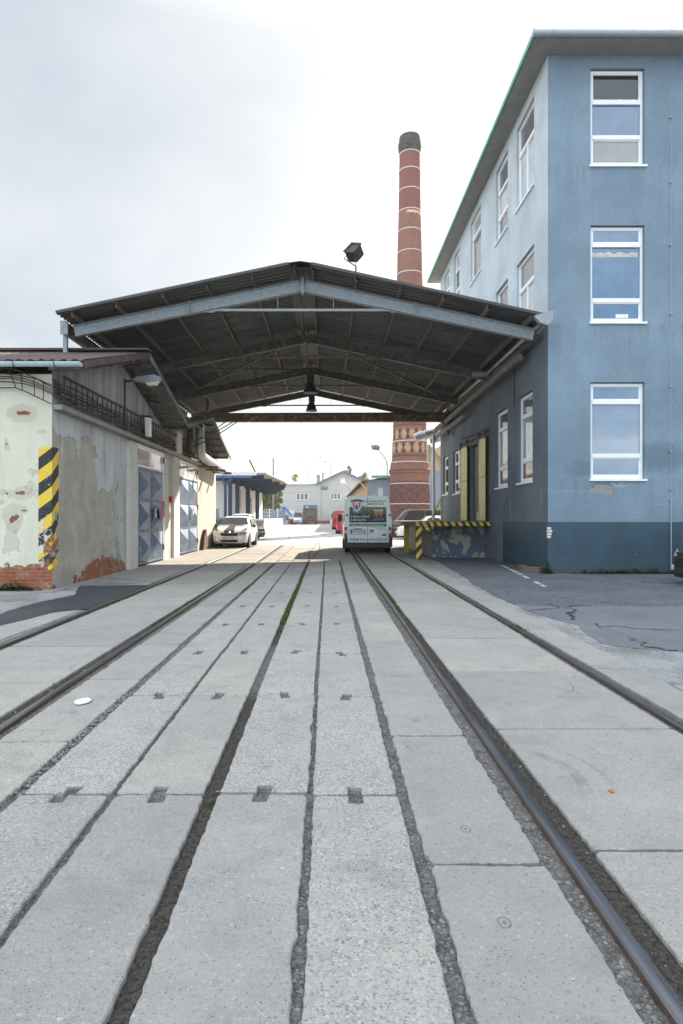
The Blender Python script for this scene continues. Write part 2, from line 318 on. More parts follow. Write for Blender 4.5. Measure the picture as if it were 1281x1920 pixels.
# --- blue building
def mat_blue(name, col, side):
    g = G(name); p = g.pos(); s = g.sep(p); u = s[1] if side else s[0]; z = s[2]
    n = g.noise(.55, 5, .6); f = g.noise(45, 5, .7); sp = g.noise(20, 4, .65); st = g.noise(1, 5, .6, g.scl(p, 2.2, 2.2, .16))
    c = g.mix(g.st(n, .3, .7), tuple(q*.86 for q in col), tuple(q*1.1 for q in col))
    c = g.mix(g.ma('MULTIPLY', g.st(st, .5, .72), .3), c, tuple(q*.68+.02 for q in col))
    c = g.mix(g.ma('MULTIPLY', g.st(f, .50, .64), .5), c, tuple(q*.60 for q in col)); c = g.mix(g.ma('MULTIPLY', g.st(g.noise(8, 6, .75), .60, .66), .35), c, tuple(q*.66 for q in col))
    zf_ = g.ma('FRACT', g.ma('DIVIDE', g.ma('ADD', z, 1.66), 4.12)); dr_ = g.noise(1, 5, .7, g.scl(p, 9, 9, .35)); c = g.mix(g.ma('MULTIPLY', g.ma('MULTIPLY', g.st(zf_, .78, 1.0), g.st(dr_, .50, .66)), .38), c, tuple(q*.5 for q in col))
    nd = g.noisec(5, 6); ns = g.sep(nd); ud = g.ma('ADD', u, g.ma('MULTIPLY', g.ma('SUBTRACT', ns[0], .5), .7)); zd = g.ma('ADD', z, g.ma('MULTIPLY', g.ma('SUBTRACT', ns[1], .5), .35))
    if not side:
        cav = g.ma('MULTIPLY', g.ell(ud, zd, 7.24, 2.2, .34, .13), g.st(z, 2.4, 2.36)); c = g.mix(cav, c, (.34, .34, .33))
        rag = g.ell(ud, zd, 7.75, 2.33, .3, .035); c = g.mix(rag, c, (.38, .42, .46))
        drt = g.ma('MULTIPLY', g.ell(ud, zd, 8.75, 3.05, .85, .35, .9), .42); c = g.mix(drt, c, (.07, .095, .13))
        drt = g.ma('MULTIPLY', g.ell(ud, zd, 6.7, 2.75, .45, .2, .9), .3); c = g.mix(drt, c, (.08, .11, .15))
        drip = g.ma('MULTIPLY', g.rect(g.ma('ADD', u, g.ma('MULTIPLY', g.ma('SUBTRACT', ns[0], .5), .06)), z, 6.93, 7.0, 9.2, 10.7, .06), .28); c = g.mix(drip, c, (.28, .24, .2))
        cr = g.ma('MULTIPLY', g.st(g.ma('ABSOLUTE', g.ma('SUBTRACT', zd, 2.15)), .03, .005), g.st(u, 7.1, 6.9)); c = g.mix(g.ma('MULTIPLY', cr, .5), c, (.36, .42, .5))
        h = g.ma('SUBTRACT', g.ma('ADD', f, sp), g.mx(cav, rag))
    else:
        # the canopy's shade is painted into the wall colour beneath it
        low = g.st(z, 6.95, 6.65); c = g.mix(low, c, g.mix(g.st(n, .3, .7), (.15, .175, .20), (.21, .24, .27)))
        scr = g.ma('MULTIPLY', g.st(g.noise(1, 5, .65, g.scl(g.addv(p, g.scl(nd, 0, .3, .2)), 1, 3.2, .5)), .64, .67), g.ma('MULTIPLY', g.st(z, 2.4, 2.1), g.st(z, 1.2, 1.4)))
        c = g.mix(g.ma('MULTIPLY', scr, .45), c, (.45, .47, .47))
        h = g.ma('ADD', f, sp)
    # base lifts and scuffs near the ground line
    c = g.mix(g.ma('MULTIPLY', g.ma('MULTIPLY', g.st(z, 1.75, 1.35), g.st(sp, .5, .62)), .3), c, tuple(q*.55 for q in col))
    return g.fin(c, .9, g.bump(h, 1.0, .035), spec=.2)
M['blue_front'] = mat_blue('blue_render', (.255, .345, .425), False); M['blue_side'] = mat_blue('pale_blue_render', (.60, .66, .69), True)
def mat_plinth():
    g = G('dark_blue_tile'); p = g.pos(); s = g.sep(p); n = g.noise(1.6, 5, .6)
    row = g.ma('FRACT', g.ma('DIVIDE', s[2], .071)); ln = g.st(row, .16, .04)
    c = g.mix(g.st(n, .3, .7), (.022, .052, .076), (.034, .072, .10)); c = g.mix(g.ma('MULTIPLY', ln, .55), c, (.08, .13, .17))
    c = g.mix(g.ma('MULTIPLY', g.st(s[2], .45, .0), g.st(g.noise(3, 5, .7), .35, .65)), c, (.05, .06, .06))
    chip = g.ma('MULTIPLY', g.st(g.noise(16, 4, .7), .66, .68), g.st(g.noise(1.1, 3), .5, .6)); c = g.mix(chip, c, (.3, .33, .35))
    return g.fin(c, .55, g.bump(g.ma('ADD', ln, g.ma('MULTIPLY', g.noise(20, 3), .6)), -.5, .008))
M['plinth'] = mat_plinth()
M['soffit'] = paint('soffit_render', (.30, .29, .27), .9, var=.12, sc=3, bumpd=.01)
M['gutter_grey'] = paint('grey_gutter', (.32, .35, .38), .45, .2, .1)
M['green_trim'] = paint('green_trim', (.10, .34, .22), .5)
M['white_frame'] = paint('white_window_frame', (.78, .79, .79), .35, var=.04)
M['sill'] = paint('sill_grey', (.30, .31, .31), .6)
M['dark_metal'] = paint('dark_metal', (.045, .045, .047), .55, .3, .25)
M['black_rubber'] = paint('black_rubber', (.018, .018, .019), .8, 0, .2)
def mat_glass(name, col, ior=2.3, sky=None):
    g = G(name); n = g.noise(2.2, 4, .6, g.pos()); c = g.mix(g.st(n, .35, .65), tuple(q*.88 for q in col), tuple(q*1.12 for q in col))
    return g.fin(c, .035, g.bump(g.noise(1.1, 1), .12, .02), 0, 1.0, ior=ior)
M['glass'] = mat_glass('window_glass', (.03, .045, .06), 1.8)
M['glass_blue'] = mat_glass('window_glass_with_sky_tint', (.05, .125, .22), 1.75)
M['glass_dark'] = mat_glass('dark_window_glass', (.02, .022, .025), 1.5)
M['glass_pale'] = mat_glass('window_glass_over_white_blind', (.42, .43, .43), 1.8)
M['glass_grey'] = mat_glass('window_glass_over_grey_blind', (.16, .16, .16), 1.8)
M['glass_car'] = paint('car_glass', (.018, .022, .024), .12, 0, .1, 2, spec=.35)
# --- canopy
M['beam_blue'] = paint('worn_blue_steel', (.27, .31, .335), .6, .1, .22, 9, .004, dirt=(.75, (.33, .30, .24)))
M['beam_dark'] = paint('sooty_steel', (.12, .115, .105), .7, .1, .3, 7, .004, dirt=(.6, (.24, .21, .17)))
M['purlin'] = paint('rusty_purlin', (.15, .122, .10), .8, 0, .35, 8, .004, dirt=(.6, (.05, .04, .035)))
def mat_sheet(name, a, b, rough=.6):
    g = G(name); p = g.pos(); n = g.noise(1, 5, .6, g.scl(p, .6, 2.4, 1)); f = g.noise(8, 4, .6)
    c = g.mix(g.st(n, .3, .7), a, b); c = g.mix(g.ma('MULTIPLY', g.st(f, .55, .7), .3), c, (.12, .09, .07))
    return g.fin(c, rough, None, .1, .5)
M['sheet'] = mat_sheet('dark_corrugated_sheet', (.04, .042, .045), (.095, .092, .088), .5); M['sheet_front'] = mat_sheet('ridge_sheet', (.04, .042, .045), (.07, .07, .07))
M['sheet_brown'] = mat_sheet('brown_fibre_sheet', (.075, .05, .045), (.13, .09, .08), .85); M['sheet_grey'] = mat_sheet('grey_fibre_sheet', (.16, .155, .145), (.26, .25, .23), .85)
M['rust_box'] = paint('rusty_box_girder', (.13, .095, .07), .8, .1, .4, 5, .004, dirt=(.9, (.33, .29, .22)))
M['zinc'] = paint('galvanised_duct', (.42, .43, .43), .45, .5, .18, 8)
M['pale_blue_metal'] = paint('pale_blue_gutter', (.45, .58, .62), .45, .1, .1, 5)
# --- left workshop walls
def brick(g, vec, a, b, mort, sc=1.0, bw=.25, rh=.075, ms=.012):
    n = g.nd('ShaderNodeTexBrick', {'Vector': vec, 'Color1': a, 'Color2': b, 'Mortar': mort, 'Scale': sc, 'Mortar Size': ms, 'Brick Width': bw, 'Row Height': rh, 'Bias': 0.0, 'Mortar Smooth': .2})
    return n.outputs[0], n.outputs[1]
def mat_workshop(name, side):
    g = G(name); p = g.pos(); s = g.sep(p); u = s[1] if side else s[0]; z = s[2]
    nc = g.sep(g.noisec(2.3, 7)); nf = g.sep(g.noisec(9, 5))
    ud = g.ma('ADD', g.ma('ADD', u, g.ma('MULTIPLY', g.ma('SUBTRACT', nc[0], .5), 1.5 if side else .6)), g.ma('MULTIPLY', g.ma('SUBTRACT', nf[0], .5), .25))
    zd = g.ma('ADD', g.ma('ADD', z, g.ma('MULTIPLY', g.ma('SUBTRACT', nc[1], .5), 1.0)), g.ma('MULTIPLY', g.ma('SUBTRACT', nf[1], .5), .22))
    big = g.noise(.8, 5, .6); mid = g.noise(5, 5, .65); fine = g.noise(60, 4, .7); strk = g.noise(1, 6, .65, g.scl(p, 3, 3, .22))
    if side:
        pc = g.mix(g.st(big, .3, .7), (.45, .455, .445), (.58, .58, .56)); pc = g.mix(g.ma('MULTIPLY', g.st(strk, .45, .72), .65), pc, (.22, .215, .20))
        up = g.st(z, 3.7, 3.85); pc = g.mix(up, pc, g.mix(g.st(strk, .35, .65), (.42, .43, .44), (.25, .25, .25)))
        # paint lost to bare plaster near the corner, flakes further on
        bare = g.rect(ud, zd, 11.8, 15.0, .1, 3.3, .02); b2 = g.rect(ud, zd, 14.4, 16.2, .1, 2.05, .02); fl = g.ma('MULTIPLY', g.st(g.noise(1.5, 7, .68), .60, .612), g.st(z, 3.2, 2.9)); keep = g.ma('MULTIPLY', g.st(g.noise(2.0, 7, .65, g.scl(p, 1, 1.4, .6)), .60, .61), 1.0)
        bare = g.ma('MULTIPLY', g.mx(bare, b2, g.ma('MULTIPLY', fl, g.st(u, 24, 17))), g.ma('SUBTRACT', 1.0, g.ma('MULTIPLY', keep, .9)))
        pl = g.mix(g.st(g.noise(1.4, 7, .72), .35, .65), (.46, .415, .345), (.35, .32, .27)); pl = g.mix(g.ma('MULTIPLY', g.st(fine, .5, .7), .35), pl, (.16, .15, .135)); c = g.mix(bare, pc, pl)
        bk = g.mx(g.ell(ud, g.ma('ADD', z, g.ma('MULTIPLY', g.ma('SUBTRACT', nf[1], .5), .8)), 15.5, -.05, 1.7, .48, .03), g.rect(ud, g.ma('ADD', z, g.ma('MULTIPLY', g.ma('SUBTRACT', nf[2], .5), .3)), 11.9, 12.65, -.2, 1.15, .02))
        sun_tint = g.ma('MULTIPLY', g.st(u, 17.8, 18.3), g.st(z, 3.75, 3.65)); c = g.mix(g.ma('MULTIPLY', sun_tint, .75), c, g.mix(g.st(strk, .4, .7), (.56, .50, .42), (.36, .31, .25)))  # sunlit cream tone painted into the wall colour from the garage doors on
    else:
        pc = g.mix(g.st(big, .3, .7), (.57, .55, .43), (.68, .655, .53)); pc = g.mix(g.ma('MULTIPLY', g.st(strk, .48, .72), .5), pc, (.36, .42, .36))
        bare = g.ma('MULTIPLY', g.st(g.noise(1.6, 6, .65), .62, .63), .8); c = g.mix(bare, pc, (.50, .49, .42))
        hole = 0.0; ring = 0.0
        for cu, cz, ru, rz in ((-6.25, 3.62, .17, .09), (-6.62, 2.97, .05, .07), (-6.22, 1.98, .12, .07), (-6.5, 1.97, .05, .05), (-6.43, 1.45, .12, .16), (-6.3, 1.62, .05, .04)):
            e = g.ell(ud, g.ma('ADD', z, g.ma('MULTIPLY', g.ma('SUBTRACT', nf[1], .5), .12)), cu, cz, ru*.55, rz*.55)
            e2 = g.ell(ud, g.ma('ADD', z, g.ma('MULTIPLY', g.ma('SUBTRACT', nf[2], .5), .2)), cu, cz, ru*1.9, rz*2)
            hole = e if hole == 0.0 else g.mx(hole, e); ring = e2 if ring == 0.0 else g.mx(ring, e2)
        c = g.mix(g.ma('MULTIPLY', ring, .7), c, (.48, .45, .36))
        bk = g.mx(hole, g.st(g.ma('ADD', z, g.ma('MULTIPLY', g.ma('SUBTRACT', nf[1], .5), .35)), .50, .47), g.rect(ud, zd, -5.8, -5.5, -.2, 1.1, .02))
    bv, bf = brick(g, g.xyz(g.ma('ADD', u, g.ma('MULTIPLY', nf[0], .02)), z, 0), (.36, .10, .045), (.24, .07, .035), (.25, .17, .12))
    bv = g.mix(g.ma('MULTIPLY', g.st(mid, .5, .68), .5), bv, (.40, .34, .28)); c = g.mix(bk, c, bv)
    low = g.ma('MULTIPLY', g.st(zd, .45, .0), g.ma('SUBTRACT', 1.0, bk)); c = g.mix(g.ma('MULTIPLY', low, .55), c, (.26, .245, .22))
    lay = g.ma('ADD', bare, g.ma('MULTIPLY', bk, 1.2))
    h = g.ma('SUBTRACT', g.ma('MULTIPLY', fine, .12), g.ma('ADD', lay, g.ma('MULTIPLY', g.ma('MULTIPLY', bk, bf), .3)))
    return g.fin(c, .92, g.bump(h, .9, .022), spec=.2)
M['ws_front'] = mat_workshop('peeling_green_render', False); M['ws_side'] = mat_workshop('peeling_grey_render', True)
def mat_stripes():
    g = G('hazard_paint'); s = g.sep(g.pos()); z = s[2]; x = g.ma('SUBTRACT', s[0], -5.66); y = g.ma('SUBTRACT', s[1], 12.6)
    d = g.ma('ADD', z, g.ma('SUBTRACT', g.ma('MULTIPLY', y, .9), g.ma('MULTIPLY', x, -.75)))
    d = g.ma('SUBTRACT', z, g.ma('ADD', g.ma('MULTIPLY', y, .8), g.ma('MULTIPLY', x, .75)))
    f = g.ma('FRACT', g.ma('DIVIDE', d, .53)); k = g.st(f, .49, .51)
    c = g.mix(k, (.015, .018, .02), (.75, .52, .03)); n = g.noise(14, 6, .7); c = g.mix(g.ma('MULTIPLY', g.st(n, .5, .75), .35), c, (.3, .3, .26))
    pe = g.noise(5, 7, .68); lim = g.ma('ADD', .60, g.ma('MULTIPLY', g.st(z, .6, 1.9), .08)); gone = g.st(g.ma('ADD', pe, g.ma('MULTIPLY', g.st(z, 1.75, .9), .14)), .60, .607)
    m = g.fin(c, .6, g.bump(n, .3, .004))
    tr = g.nd('ShaderNodeBsdfTransparent'); ms = g.nd('ShaderNodeMixShader'); g.put(ms.inputs[0], gone); g.put(ms.inputs[1], g.b.outputs[0]); g.put(ms.inputs[2], tr.outputs[0]); g.put(g.out.inputs[0], ms.outputs[0])
    return m
M['stripes'] = mat_stripes()
def mat_hazard(name, ax, p=.36, sl=1.0, off=0):
    g = G(name); s = g.sep(g.pos()); u = s[0] if ax == 'x' else (s[1] if ax == 'y' else s[0])
    d = g.ma('ADD', g.ma('ADD', g.ma('MULTIPLY', s[2], 1.0), g.ma('MULTIPLY', u, sl)), off+20); k = g.st(g.ma('FRACT', g.ma('DIVIDE', d, p)), .48, .52)
    n = g.noise(11, 5, .7); c = g.mix(k, (.012, .014, .015), (.70, .47, .03)); c = g.mix(g.ma('MULTIPLY', g.st(n, .50, .60), .75), c, (.13, .11, .08)); return g.fin(c, .6)
M['haz_post'] = mat_hazard('hazard_post_paint', 'x', .40, -1.2); M['haz_edge'] = mat_hazard('hazard_edge_paint', 'x', .40, 1.6)
M['yellow'] = paint('worn_yellow_paint', (.48, .36, .035), .6, 0, .25, 9, .003, dirt=(.6, (.16, .12, .06)))
M['yellow_door'] = paint('pale_yellow_door', (.66, .61, .32), .5, 0, .12, 3, dirt=(.35, (.72, .69, .5)))
def mat_door_blue():
    g = G('scratched_blue_door_paint'); p = g.pos(); n = g.noise(2.2, 6, .7); f = g.noise(18, 5, .7)
    c = g.mix(g.st(n, .35, .65), (.035, .075, .155), (.085, .145, .24)); c = g.mix(g.ma('MULTIPLY', g.st(g.noise(1, 6, .7, g.scl(p, 1, 9, 2)), .58, .66), .6), c, (.42, .47, .52)); c = g.mix(g.ma('MULTIPLY', g.st(f, .62, .68), .6), c, (.5, .52, .52))
    return g.fin(c, .42, None, .1)
M['door_blue'] = mat_door_blue()
M['whitewash'] = paint('dirty_whitewash', (.58, .56, .51), .9, 0, .14, 3, .006, dirt=(.5, (.36, .32, .26)))
M['ledge'] = paint('ledge_metal', (.28, .26, .24), .7, .1, .3, 5, dirt=(.5, (.18, .09, .06)))
M['cable'] = paint('black_cable', (.022, .022, .022), .6); M['rust'] = paint('rust', (.075, .045, .033), .9, 0, .4, 14, .004)
M['conc_old'] = paint('old_concrete', (.28, .275, .26), .9, 0, .2, 4, .01, dirt=(.5, (.2, .19, .17)))
def mat_dock():
    g = G('patchy_dock_plaster'); n = g.noise(2.1, 7, .62, dis=.6); c = g.mix(g.st(n, .5, .51), (.085, .12, .16), (.33, .31, .25)); n2 = g.noise(3.1, 6, .65)
    c = g.mix(g.st(n2, .60, .62), c, (.16, .10, .075)); c = g.mix(g.ma('MULTIPLY', g.st(g.noise(30, 4), .45, .7), .4), c, (.12, .12, .12)); return g.fin(c, .9, g.bump(g.ma('ADD', g.st(n, .5, .52), g.st(n2, .6, .62)), .8, .02))
M['dock'] = mat_dock()
M['steel_rail'] = None
def mat_rail():
    g = G('polished_rail_head'); n = g.noise(1, 5, .7, g.scl(g.pos(), 30, .8, 1)); c = g.mix(g.st(n, .35, .65), (.15, .16, .185), (.27, .28, .30)); return g.fin(c, g.ma('ADD', .27, g.ma('MULTIPLY', n, .25)), None, 1.0)
M['steel_rail'] = mat_rail(); M['rail_side'] = paint('rusty_rail_side', (.09, .055, .04), .85, .2, .3, 14, .004)
M['bulb'] = paint('lamp_diffuser', (.6, .56, .48), .4); M['white'] = paint('white_paint', (.72, .73, .73), .4, var=.05); M['red'] = paint('red_paint', (.45, .03, .03), .4); M['blue'] = paint('blue_steel', (.014, .036, .085), .5, .1, .15)
M['line'] = paint('worn_white_line', (.48, .49, .49), .8, 0, .2, 9)
print('materials ok')
# ================================================================= GROUND
def sheet(name, poly, z, mat, kind='structure'):
    mb = MB(); mb.face([(x, y, z) for x, y in poly]); return tag(mb.build(name, mat), kind=kind)
def ragged(poly, step=.25, amp=.06, seed=0):
    out = []
    for i, (x0, y0) in enumerate(poly):
        x1, y1 = poly[(i+1) % len(poly)]; L = math.hypot(x1-x0, y1-y0); n = max(1, min(80, int(L/step)))
        for k in range(n):
            t = k/n; x = x0+(x1-x0)*t; y = y0+(y1-y0)*t
            q = mnoise.noise_vector(Vector((x*2.1+seed, y*2.1, seed)))+mnoise.noise_vector(Vector((x*7+seed, y*7, 3)))*.45
            out.append((x+q.x*amp, y+q.y*amp))
    return out
sheet('ground', [(-250, -60), (250, -60), (250, 450), (-250, 450)], -.024, M['ground'])
sheet('far_yard', ragged([(-40, 31.6), (60, 31.6), (60, 420), (-60, 420)], 3, .1), -.006, M['yard'])
def rsheet(name, poly, z, mat, step=.2, amp=.06, thick=.03, seed=0):
    P = ragged(poly, step, amp, seed); mb = MB(); n = len(P)
    mb.add([(x, y, z) for x, y in P]+[(x, y, z-thick) for x, y in P], [list(range(n))]+[(i, (i+1) % n, n+(i+1) % n, n+i) for i in range(n)])
    return tag(mb.build(name, mat), kind='structure')
# right side: broken concrete below, rough asphalt by the building, smoother asphalt with a broken lip
rsheet('broken_concrete_strip', [(2.66, 1.0), (30, 1.0), (30, 22), (2.8, 31)], -.016, M['rubble'], .5, .05, .02, 2)
rb = [GP(*q) for q in ((817, 1050), (871, 1081), (920, 1113), (958, 1131), (1005, 1148), (1044, 1161), (1082, 1170), (1100, 1186), (1130, 1204), (1198, 1216), (1281, 1218))]
rsheet('asphalt_yard', [rb[0]]+rb[1:4]+[GP(1000, 1136), GP(1281, 1135), (30, 10.3), (30, 31.5), (2.75, 31.5)], -.004, M['asphalt'], .2, .07, .02, 5)
rsheet('old_asphalt_patch', rb[3:]+[(30, 6.9), (30, 10.4), GP(1281, 1134), GP(1000, 1135)], -.0085, M['asphalt_smooth'], .15, .07, .015, 9)
rsheet('concrete_corner_slab', [(3.08, 5.45), (12, 5.5), (12, 1.2), (3.08, 1.2)], -.002, M['slab'], .3, .03, .02, 4)
# left side: worn apron and dark patch
rsheet('left_apron', [(-30, 1.0), (-3.93, 1.0), (-3.95, 31.6), (-30, 31.6)], -.02, M['rubble'], .4, .03, .02, 12)
rsheet('left_concrete_strip', [(-3.98, 4.2), (-3.98, 14), (-4.9, 13.0), (-4.55, 9.5), (-4.6, 8.7), (-5.6, 7.6), (-6.6, 6.2), (-6.0, 4.2)], -.010, M['slab'], .3, .04, .02, 13)
rsheet('fresh_asphalt_patch', [GP(*q) for q in ((-60, 1165), (0, 1151), (60, 1131), (137, 1115), (152, 1098), (232, 1097), (288, 1097), (262, 1108), (214, 1126), (178, 1139), (100, 1148), (39, 1162), (-60, 1186))], -.005, M['asphalt_new'], .15, .07, .012, 14)
rsheet('garage_forecourt', [(-5.7, 15.2), (-3.98, 14.2), (-3.98, 31.6), (-5.7, 31.6)], -.007, M['slab'], .4, .03, .012, 15)
rsheet('wall_foot_concrete', [(-9, 11.5), (-6.2, 11.6), (-5.5, 12.2), (-5.3, 14.6), (-5.7, 15.0), (-5.7, 12.65), (-9, 12.65)], -.003, M['conc_old'], .3, .05, .02, 16)

# ---- individual concrete slabs in one pavement structure per strip
def slab_poly(x0, x1, y0, y1, d0, notch, seed):
    near = y0 < 9; st = .03 if y0 < 6 else (.08 if y0 < 12 else .35)
    P = []
    def edge(a, b):
        L = math.hypot(b[0]-a[0], b[1]-a[1]); n = max(1, int(L/st))
        for k in range(n): P.append((a[0]+(b[0]-a[0])*k/n, a[1]+(b[1]-a[1])*k/n))
    xm = (x0+x1)/2+random.uniform(-.02, .02); nw = .04; nd_ = .085
    r = .018
    pts = [(x0+r, y0)]
    if notch: pts += [(xm-nw, y0), (xm-nw, y0+nd_), (xm+nw, y0+nd_), (xm+nw, y0)]
    pts += [(x1-r, y0), (x1, y0+r), (x1, y1-r), (x1-r, y1)]
    if notch: pts += [(xm+nw, y1), (xm+nw, y1-nd_), (xm-nw, y1-nd_), (xm-nw, y1)]
    pts += [(x0+r, y1), (x0, y1-r), (x0, y0+r)]
    for i in range(len(pts)): edge(pts[i], pts[(i+1) % len(pts)])
    out = []
    for x, y in P:
        q = mnoise.noise_vector(Vector((x*3+seed, y*3, 0)))*.002+mnoise.noise_vector(Vector((x*13, y*13, seed)))*.005+mnoise.noise_vector(Vector((x*40, y*40, seed)))*.009
        e = max(0, mnoise.noise(Vector((x*4.5, y*4.5, seed+5)))-.42)*.07      # spalled bites
        cx = (x0+x1)/2
        out.append((x+q.x*d0+(cx-x)/abs(cx-x+1e-6)*e*(.6 if d0 > .5 else .2), y+q.y*d0))
    return out
def strip(name, x0, x1, joints, mat, notch=False, gap=.0125, rough=1.0, bow=None):
    mb = MB()
    for i, (a, b) in enumerate(zip(joints, joints[1:])):
        sd = random.random()*90
        P = slab_poly(x0+random.uniform(-.006, .006), x1+random.uniform(-.006, .006), a+gap, b-gap, rough, notch, sd)
        if bow: P = [(x+bow(y), y) for x, y in P]
        cx = sum(p[0] for p in P)/len(P); cy = sum(p[1] for p in P)/len(P); tx = random.uniform(-.004, .004); ty = random.uniform(-.002, .002); h = random.uniform(-.003, .003)
        zf = lambda x, y: h+tx*(x-cx)+ty*(y-cy)
        n = len(P); ins = .006
        def inn(k):
            a0 = P[k-1]; a1 = P[(k+1) % n]; dx = a1[0]-a0[0]; dy = a1[1]-a0[1]; l = math.hypot(dx, dy) or 1
            return (P[k][0]-dy/l*ins, P[k][1]+dx/l*ins)
        I = [inn(k) for k in range(n)]
        vs = [(x, y, zf(x, y)) for x, y in I]+[(x, y, zf(x, y)-.006) for x, y in P]+[(x, y, -.06) for x, y in P]
        mb.add(vs, [list(range(n))]+[(k, (k+1) % n, n+(k+1) % n, n+k) for k in range(n)]+[(n+k, n+(k+1) % n, 2*n+(k+1) % n, 2*n+k) for k in range(n)])
    return tag(mb.build(name, mat), kind='structure')
def js(start, per, end, jit=.03):
    o = [start]
    while o[-1] < end: o.append(o[-1]+per+random.uniform(-jit, jit))
    return o
CJ = [-.2, 1.58, 3.31, 5.13, 6.76, 8.53, 10.25, 12.05, 13.75, 15.6, 17.3, 19.0, 20.8]
strip('pavement_slabs', -1.645, -1.175, CJ, M['slab_agg'], True)
strip('pavement_slabs', -1.14, -.668, CJ, M['slab'], True)
strip('pavement_slabs', -.585, -.112, [j+.02 for j in CJ], M['slab_agg'], True)
strip('pavement_slabs', -.075, .375, [j+random.uniform(-.06, .06) for j in CJ], M['slab_agg'], True)
strip('pavement_slabs', .445, .94, [-.3, 1.1, 2.65, 4.2, 5.77, 7.37, 8.94, 10.5, 12.1, 13.7, 15.3, 16.9, 18.5, 20.1, 22, 24, 26, 28, 31.5], M['slab'], rough=1.5)
strip('pavement_slabs', 1.20, 2.44, [-.4, 1.2, 2.76, 4.33, 5.95, 7.54, 9.07, 10.7, 12.4, 14, 15.6, 17.2, 18.8, 20.4, 22, 23.6, 25.2, 26.8, 28.4, 30, 31.5], M['slab'], rough=.7)
strip('pavement_slabs', 2.63, 3.06, [1.2, 2.8, 4.4, 6.05, 7.55, 9.1, 10.7, 12.3, 14, 15.6, 17.2, 18.8, 20.4, 22, 23.6, 25.2, 26.8, 28.4, 31.5], M['slab'], rough=2.2)
strip('pavement_slabs', -2.20, -1.72, [.9, 2.5, 4.08, 5.65, 7.2, 8.77, 10.3, 11.9, 13.5, 15.1, 16.7, 18.3, 19.9, 21.5, 24, 27, 31.5], M['slab'], rough=1.2)
strip('pavement_slabs', -3.66, -2.45, [.8, 2.5, 4.09, 5.53, 7.08, 8.6, 10.2, 11.8, 13.5, 15.1, 16.7, 18.3, 19.9, 21.5, 23.1, 24.7, 26.3, 28, 29.6, 31.5], M['slab'], rough=.6)
strip('pavement_slabs', -1.66, .83, [20.9, 23.2, 26, 28.6, 31.5], M['slab'], rough=1.5)

# ---- rails
def rail_path(pts, n=60):
    o = []
    for a, b in zip(pts, pts[1:]):
        m = max(1, int((b[1]-a[1])/2.0))
        for k in range(m): o.append((a[0]+(b[0]-a[0])*k/m, a[1]+(b[1]-a[1])*k/m))
    return o+[pts[-1]]
def smooth_path(ctrl):            # catmull-rom over (x,y)
    P = [ctrl[0]]+ctrl+[ctrl[-1]]; o = []
    for i in range(1, len(P)-2):
        p0, p1, p2, p3 = [Vector(q) for q in P[i-1:i+3]]
        m = max(3, int((p2-p1).length/2.5))
        for k in range(m):
            t = k/m; o.append(.5*((2*p1)+(p2-p0)*t+(2*p0-5*p1+4*p2-p3)*t*t+(-p0+3*p1-3*p2+p3)*t*t*t))
    return o+[Vector(ctrl[-1])]
def track(label, left, right):
    root = empty('railway_track', (0, 0, 0), label, 'railway track', 'tracks set into the yard')
    for ctrl in (left, right):
        C = smooth_path(ctrl); vs = []; prof = [(-.029, .004), (-.023, .0125), (.023, .0125), (.029, .004), (.029, -.03), (.012, -.045), (-.012, -.045), (-.029, -.03)]
        hd = MB(); web = MB(); pv = []
        for i, p in enumerate(C):
            d = (C[min(i+1, len(C)-1)]-C[max(i-1, 0)]).normalized(); sd = Vector((d.y, -d.x)); pv.append([(p.x+sd.x*u, p.y+sd.y*u, z) for u, z in prof])
        nn = len(pv)
        hd.add([q for r in pv for q in r[0:4]], [(i*4+k, i*4+k+1, i*4+k+5, i*4+k+4) for i in range(nn-1) for k in range(3)])
        web.add([q for r in pv for q in r[3:8]+r[0:1]], [(i*6+k, i*6+k+1, i*6+k+7, i*6+k+6) for i in range(nn-1) for k in range(5)])
        rl = hd.build('rail', M['steel_rail'], root, True, 60); web.build('rail_web', M['rail_side'], rl)
    return root
RL = [(1.06, -2), (1.06, 2), (1.09, 10), (1.10, 20), (1.08, 26.5), (.95, 34), (.3, 43), (-.55, 53), (-1.95, 68), (-4.5, 90)]
RR = [(x+1.455, y+ (0 if y < 30 else .8)) for x, y in RL]
LL = [(-2.31, -2), (-2.31, 4), (-2.34, 12), (-2.40, 22), (-2.48, 30), (-2.6, 38), (-3.0, 55), (-3.6, 75), (-5.0, 100)]
LO = [(x-1.45, y-.3) for x, y in LL]
track('pair of steel rails curving away under the parked white van', RL, RR)
track('pair of steel rails running past the peeling workshop wall', LO, LL)
# manhole-like old frog scars between the tracks in the distance
def scar():
    mb = MB()
    for a, b, w in (((-.62, 20.9), (-.8, 27), .035), ((-.55, 21.2), (-.35, 29), .035), ((-.75, 25), (-.5, 34), .03), ((-.3, 26), (-.5, 36), .03)):
        mb.bar((a[0], a[1], .006), (b[0], b[1], .006), w, .012)
    tag(mb.build('old_rail_remains', M['rail_side']), 'thin rusty remains of an old rail between the tracks beyond the slabs', 'old rail')
scar()
# ---- dashed line on the asphalt
mb = MB()
x0, y0 = 5.37, 18.9; x1, y1 = 4.62, 12.9
t = 0
for a, b in ((0, .2), (.23, .42), (.46, .52), (.57, .68), (.80, .88), (.91, .97)):
    p = (x0+(x1-x0)*a, y0+(y1-y0)*a); q = (x0+(x1-x0)*b, y0+(y1-y0)*b); mb.face([(p[0]-.05, p[1], .0005), (p[0]+.05, p[1], .0005), (q[0]+.05, q[1], .0005), (q[0]-.05, q[1], .0005)])
tag(mb.build('painted_line', M['line']), kind='structure')

